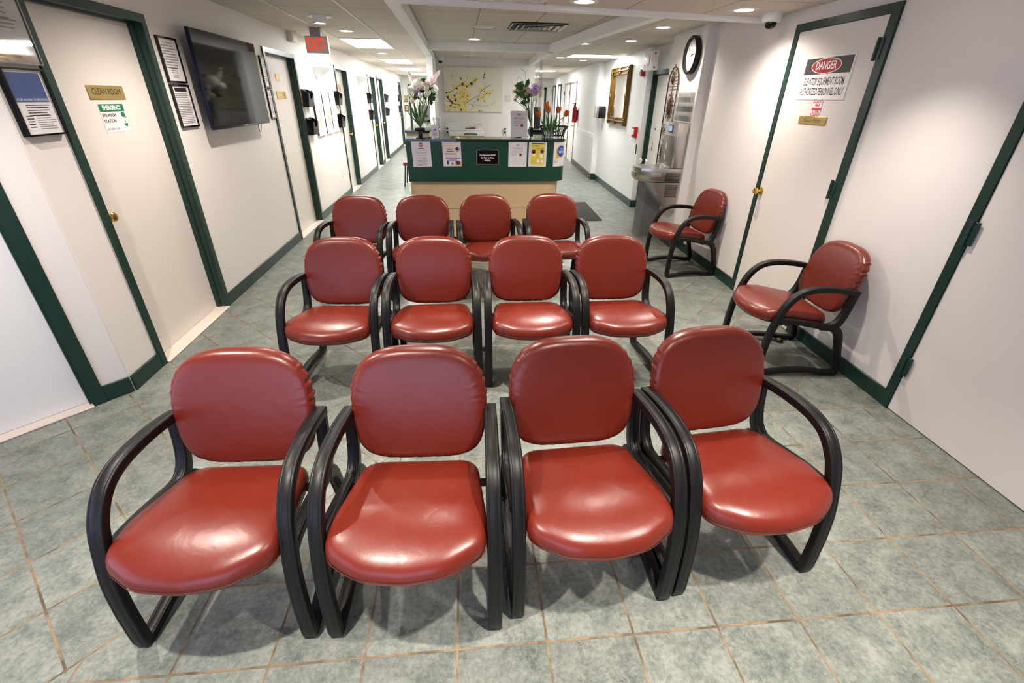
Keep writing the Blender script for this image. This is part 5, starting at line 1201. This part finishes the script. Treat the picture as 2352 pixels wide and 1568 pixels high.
def rose(label, base, c, r, m, group, face=(0, -1, .3)):
    t = thing('rose', label, 'flower', base, 0, group); C_ = Vector(c)-Vector(base); MB().tube(smooth_path([(0, 0, 0), (C_.x*.3, C_.y*.3, C_.z*.6), tuple(C_)], 5), .004, 6).build('stem', 'leaf_dark', t)
    T = Matrix.Translation(C_) @ Vector((0, 0, 1)).rotation_difference(Vector(face).normalized()).to_matrix().to_4x4(); mb = MB()
    for ring, (n, rr, hh) in enumerate(((3, .3, .55), (4, .5, .55), (5, .75, .48), (6, 1.0, .38))):
        for k in range(n):
            a0 = 2*PI*k/n+ring*.7; rows = []
            for i in range(5):
                f = i/4; rows.append([T @ Vector((r*rr*(.35+.65*math.sin(PI*.5*f)+.1*f*f)*math.cos(a0+(j-2)*.42), r*rr*(.35+.65*math.sin(PI*.5*f)+.1*f*f)*math.sin(a0+(j-2)*.42), r*(hh*f*1.3-.35-.06*abs(j-2)))) for j in range(5)])
            mb.rings(rows, False, False, closed=False)
    mb.build('bloom', m, t); return t
def spike(label, base, p0, p1, n, r, m, group, seed=2):
    t = thing('gladiolus_spike', label, 'flower', base, 0, group); B_ = Vector(base); a_, b_ = Vector(p0)-B_, Vector(p1)-B_; MB().tube(smooth_path([(0, 0, 0), tuple(a_*.5), tuple(a_), tuple(b_)], 5), .004, 6).build('stem', 'stem', t); mb = MB(); rnd = random.Random(seed)
    for k in range(n):
        f = k/n; p = a_.lerp(b_, f); rr = r*(1-.65*f)
        for j in range(4): mb.ellipsoid((0, 0, 0), (rr*.5, rr*.34, rr*.7), 7, 5, T=Matrix.Translation(p+Vector((rnd.uniform(-1, 1), rnd.uniform(-1, 1), rnd.uniform(-.5, .5)))*rr*.55) @ Matrix.Rotation(rnd.uniform(-1, 1), 4, 'Y'))
    mb.build('blossoms', m, t); return t
def greens(name, label, base, pts, L, w_, m, group, seed=4):
    t = thing(name, label, 'greenery', base, 0, group); rnd = random.Random(seed); B_ = Vector(base); mb = MB(); st = MB()
    for c in pts:
        c = Vector(c)-B_; st.tube(smooth_path([(0, 0, 0), tuple(c*.5+Vector((0, 0, .03))), tuple(c)], 4), .0025, 5)
        for k in range(5):
            d_ = Vector((rnd.uniform(-1, 1), rnd.uniform(-.6, .3), rnd.uniform(-.7, .9))).normalized(); leaf_blade(mb, c, c+d_*L*rnd.uniform(.7, 1.2), w_, .012)
    mb.build('leaves', m, t); st.build('stems', 'stem', t); return t
bx, by, bz = -.455, 7.62, DZ
vase('tall clear vase behind the mask poster holding the big bouquet', (bx, by, bz), [(.06, 0), (.055, .02), (.045, .15), (.05, .30), (.07, .36)])
BG = 'big pink and white bouquet'; b0 = (bx, by, bz+.03)

ball_bloom('hydrangea', 'large white hydrangea head in the middle of the big bouquet', b0, (-.548, 7.60, 1.78), .088, 'petal_white', 90, BG, .26, .9, 1)
ball_bloom('hydrangea', 'white hydrangea head at the left edge of the big bouquet', b0, (-.635, 7.62, 1.728), .062, 'petal_white', 60, BG, .3, .9, 2)
ball_bloom('hydrangea', 'greenish white hydrangea head at the right of the big bouquet', b0, (-.334, 7.60, 1.733), .066, 'petal_white', 70, BG, .28, 1.05, 3)
rose('pale lilac rose between the white hydrangea heads', b0, (-.446, 7.54, 1.768), .052, 'petal_pink', BG, (.1, -1, .35))
rose('bright lilac rose low in the big bouquet', b0, (-.562, 7.52, 1.675), .042, 'petal_lilac', BG)
spike('pink gladiolus spike leaning to the right over the bouquet', b0, (-.375, 7.60, 1.80), (-.235, 7.62, 1.965), 20, .050, 'petal_pink', BG, 2)
spike('pale pink gladiolus spike leaning to the left over the bouquet', b0, (-.615, 7.64, 1.815), (-.690, 7.66, 1.955), 18, .044, 'petal_peach', BG, 3)
greens('bouquet_leaves', 'dark green leaves filling the middle of the big bouquet', b0, [(-.487, 7.58, 1.70), (-.411, 7.57, 1.655), (-.572, 7.56, 1.627), (-.380, 7.6, 1.795), (-.442, 7.57, 1.63), (-.36, 7.58, 1.64), (-.52, 7.6, 1.66), (-.46, 7.6, 1.72), (-.40, 7.58, 1.70), (-.375, 7.57, 1.59)], .085, .026, 'leaf_dark', BG, 4)
greens('eucalyptus_sprig', 'small round leaved sprig standing above the big bouquet', b0, [(-.464, 7.6, 1.845), (-.462, 7.6, 1.80)], .05, .016, 'leaf', BG, 9)
# right arrangement in a tall trumpet vase
r0 = (1.05, 7.2, DZ+.05)
vase('tall clear trumpet vase on the right return of the desk', (1.05, 7.2, DZ), [(.065, 0), (.05, .012), (.024, .05), (.022, .2), (.034, .34), (.062, .43)])
RG = 'pink and green arrangement in the trumpet vase'
rose('peach peony in the arrangement of the trumpet vase', r0, (.962, 7.17, 1.722), .060, 'petal_peach', RG, (-.1, -1, .2))
rose('mauve lily like bloom right of the peach peony', r0, (1.035, 7.18, 1.70), .048, 'petal_pink', RG, (.3, -1, 0))
ball_bloom('lilac_bloom', 'lilac flower head behind the acrylic edge', r0, (1.095, 7.24, 1.745), .062, 'petal_lilac', 60, RG, .3, 1.2, 5)
for i, (x, z, lab) in enumerate(((.797, 1.716, 'cream rosebud farthest left in the trumpet vase arrangement'), (.860, 1.728, 'cream rosebud close to the peach peony'), (.833, 1.655, 'cream rosebud drooping at lower left'), (.809, 1.615, 'lowest greenish rosebud of the arrangement'))):
    rose(lab, r0, (x, 7.18, z), .026, 'petal_cream', RG, (-.5, -1, .3))
greens('arrangement_leaves', 'green leaves of the trumpet vase arrangement', r0, [(.873, 7.2, 1.785), (.888, 7.2, 1.74), (.924, 7.19, 1.69), (.961, 7.18, 1.64), (.940, 7.19, 1.585), (.851, 7.2, 1.80), (.90, 7.2, 1.70), (.98, 7.2, 1.66), (.87, 7.18, 1.67), (.93, 7.2, 1.76)], .075, .020, 'leaf', RG, 6)
t = thing('broad_leaf', 'single broad green leaf above the peach peony', 'greenery', r0, 0, RG); mb = MB(); leaf_blade(mb, (-.085, 0, .50), (-.055, -.02, .605), .030, .01); mb.build('blade', 'leaf', t); MB().tube(smooth_path([(0, 0, 0), (-.04, 0, .25), (-.085, 0, .50)], 5), .003, 6).build('stem', 'stem', t)
t = thing('curly_twig', 'curly bare twigs rising from the trumpet vase arrangement', 'twig', r0, 0, RG)
MB().tube(smooth_path([(0, 0, 0), (-.06, 0, .40), (-.095, 0, .60), (-.105, 0, .68), (-.175, 0, .735)], 6), .0028, 5).build('twig', 'stem', t); MB().tube(smooth_path([(0, 0, .02), (-.08, .01, .42), (-.14, .01, .58), (-.19, .01, .625), (-.215, .01, .58)], 6), .0024, 5).build('twig', 'stem', t)
# mask poster on the side counter
t = thing('mask_poster', 'white face mask poster in a stand on the side counter', 'poster', (-.462, 7.30, DZ)); MB().box(-.068, .068, 0, .004, .075, .315).build('page', 'paper', t); MB().box(-.072, .072, .004, .008, 0, .318).build('acrylic_back', 'clear_acrylic', t); MB().box(-.072, .072, 0, .07, 0, .003).build('foot', 'clear_acrylic', t)
MB().box(-.064, .064, -.001, 0, .098, .124).build('black_band', 'ink', t); lines(t, 'band_print', -.03, .03, .118, 2, .009, 'ink_white', -.002, center=True)
for i, (x, z, m_) in enumerate(((-.028, .214, 'skin_print'), (.022, .214, 'skin_print'), (-.028, .172, 'brown_print'), (.022, .172, 'brown_print'))): MB().lathe([(.015, 0), (.015, .0006)], (x, -.0002, z), 16, axis='Y').build('portrait', m_, t); MB().prism([(x-.002, -.001, z-.004), (x+.012, -.001, z-.002), (x+.010, -.001, z-.014), (x-.001, -.001, z-.012)], (0, -.0004, 0)).build('mask_print', 'ink_white' if i != 3 else 'ink_grey', t)
t = thing('glass_jar', 'clear glass block stand beside the mask poster', 'glass', (-.30, 7.25, DZ)); MB().lathe([(.04, 0), (.05, .01), (.045, .08), (.06, .16), (.058, .16), (.043, .08), (.04, .012)], n=20).build('bowl', 'clear_glass', t)
# far corridor ends
for x, z, lab in ((-2.01, 1.565, 'upper small brown picture at the end of the left corridor'), (-2.01, 1.237, 'lower small brown picture at the end of the left corridor')):
    t = thing('small_picture', lab, 'picture', (x+.03, 20.4, z)); MB().box(-.075, .075, -.02, 0, -.11, .11).build('board', 'bronze', t); MB().box(-.05, .05, -.022, -.02, -.08, .08).build('print', 'skin_print', t)
t = thing('tall_planter', 'tall dark planter with pale orchids in the right corridor', 'planter', (1.95, 12.6, 0)); MB().prism([(-.10, -.10, 0), (.10, -.10, 0), (.10, .10, 0), (-.10, .10, 0)], (0, 0, 1.45)).build('pot', 'black_matte', t)
rnd = random.Random(8)
for k in range(5):
    st = thing('orchid', 'pale orchid stem in the tall planter, %s' % ('front left', 'leaning right', 'tallest', 'leaning left', 'rear right')[k], 'flower', (1.95+.03*(k-2), 12.6, 1.45), 0, 'orchids in the tall planter'); x1 = (-.08, .14, .02, -.14, .09)[k]; z1 = (.32, .34, .48, .38, .42)[k]
    MB().tube(smooth_path([(0, 0, 0), (x1*.3, 0, z1*.6), (x1, -.03, z1)], 5), .005, 6).build('stem', 'stem', st); mb = MB()
    for j in range(7): mb.ellipsoid((x1*(.5+.1*j)+rnd.uniform(-.03, .03), -.03+rnd.uniform(-.03, .03), z1*(.62+.07*j)), (.04, .02, .035), 8, 5)
    mb.build('blooms', 'petal_cream', st)
t = thing('small_ceiling_sign', 'small cream sign hanging at the far right corridor ceiling', 'sign', (2.75, 18.0, 2.2)); MB().box(-.12, .12, -.02, .02, -.07, .07).build('panel', 'cream_metal', t); MB().box(-.02, .02, -.01, .01, .07, .128).build('hanger', 'steel', t)
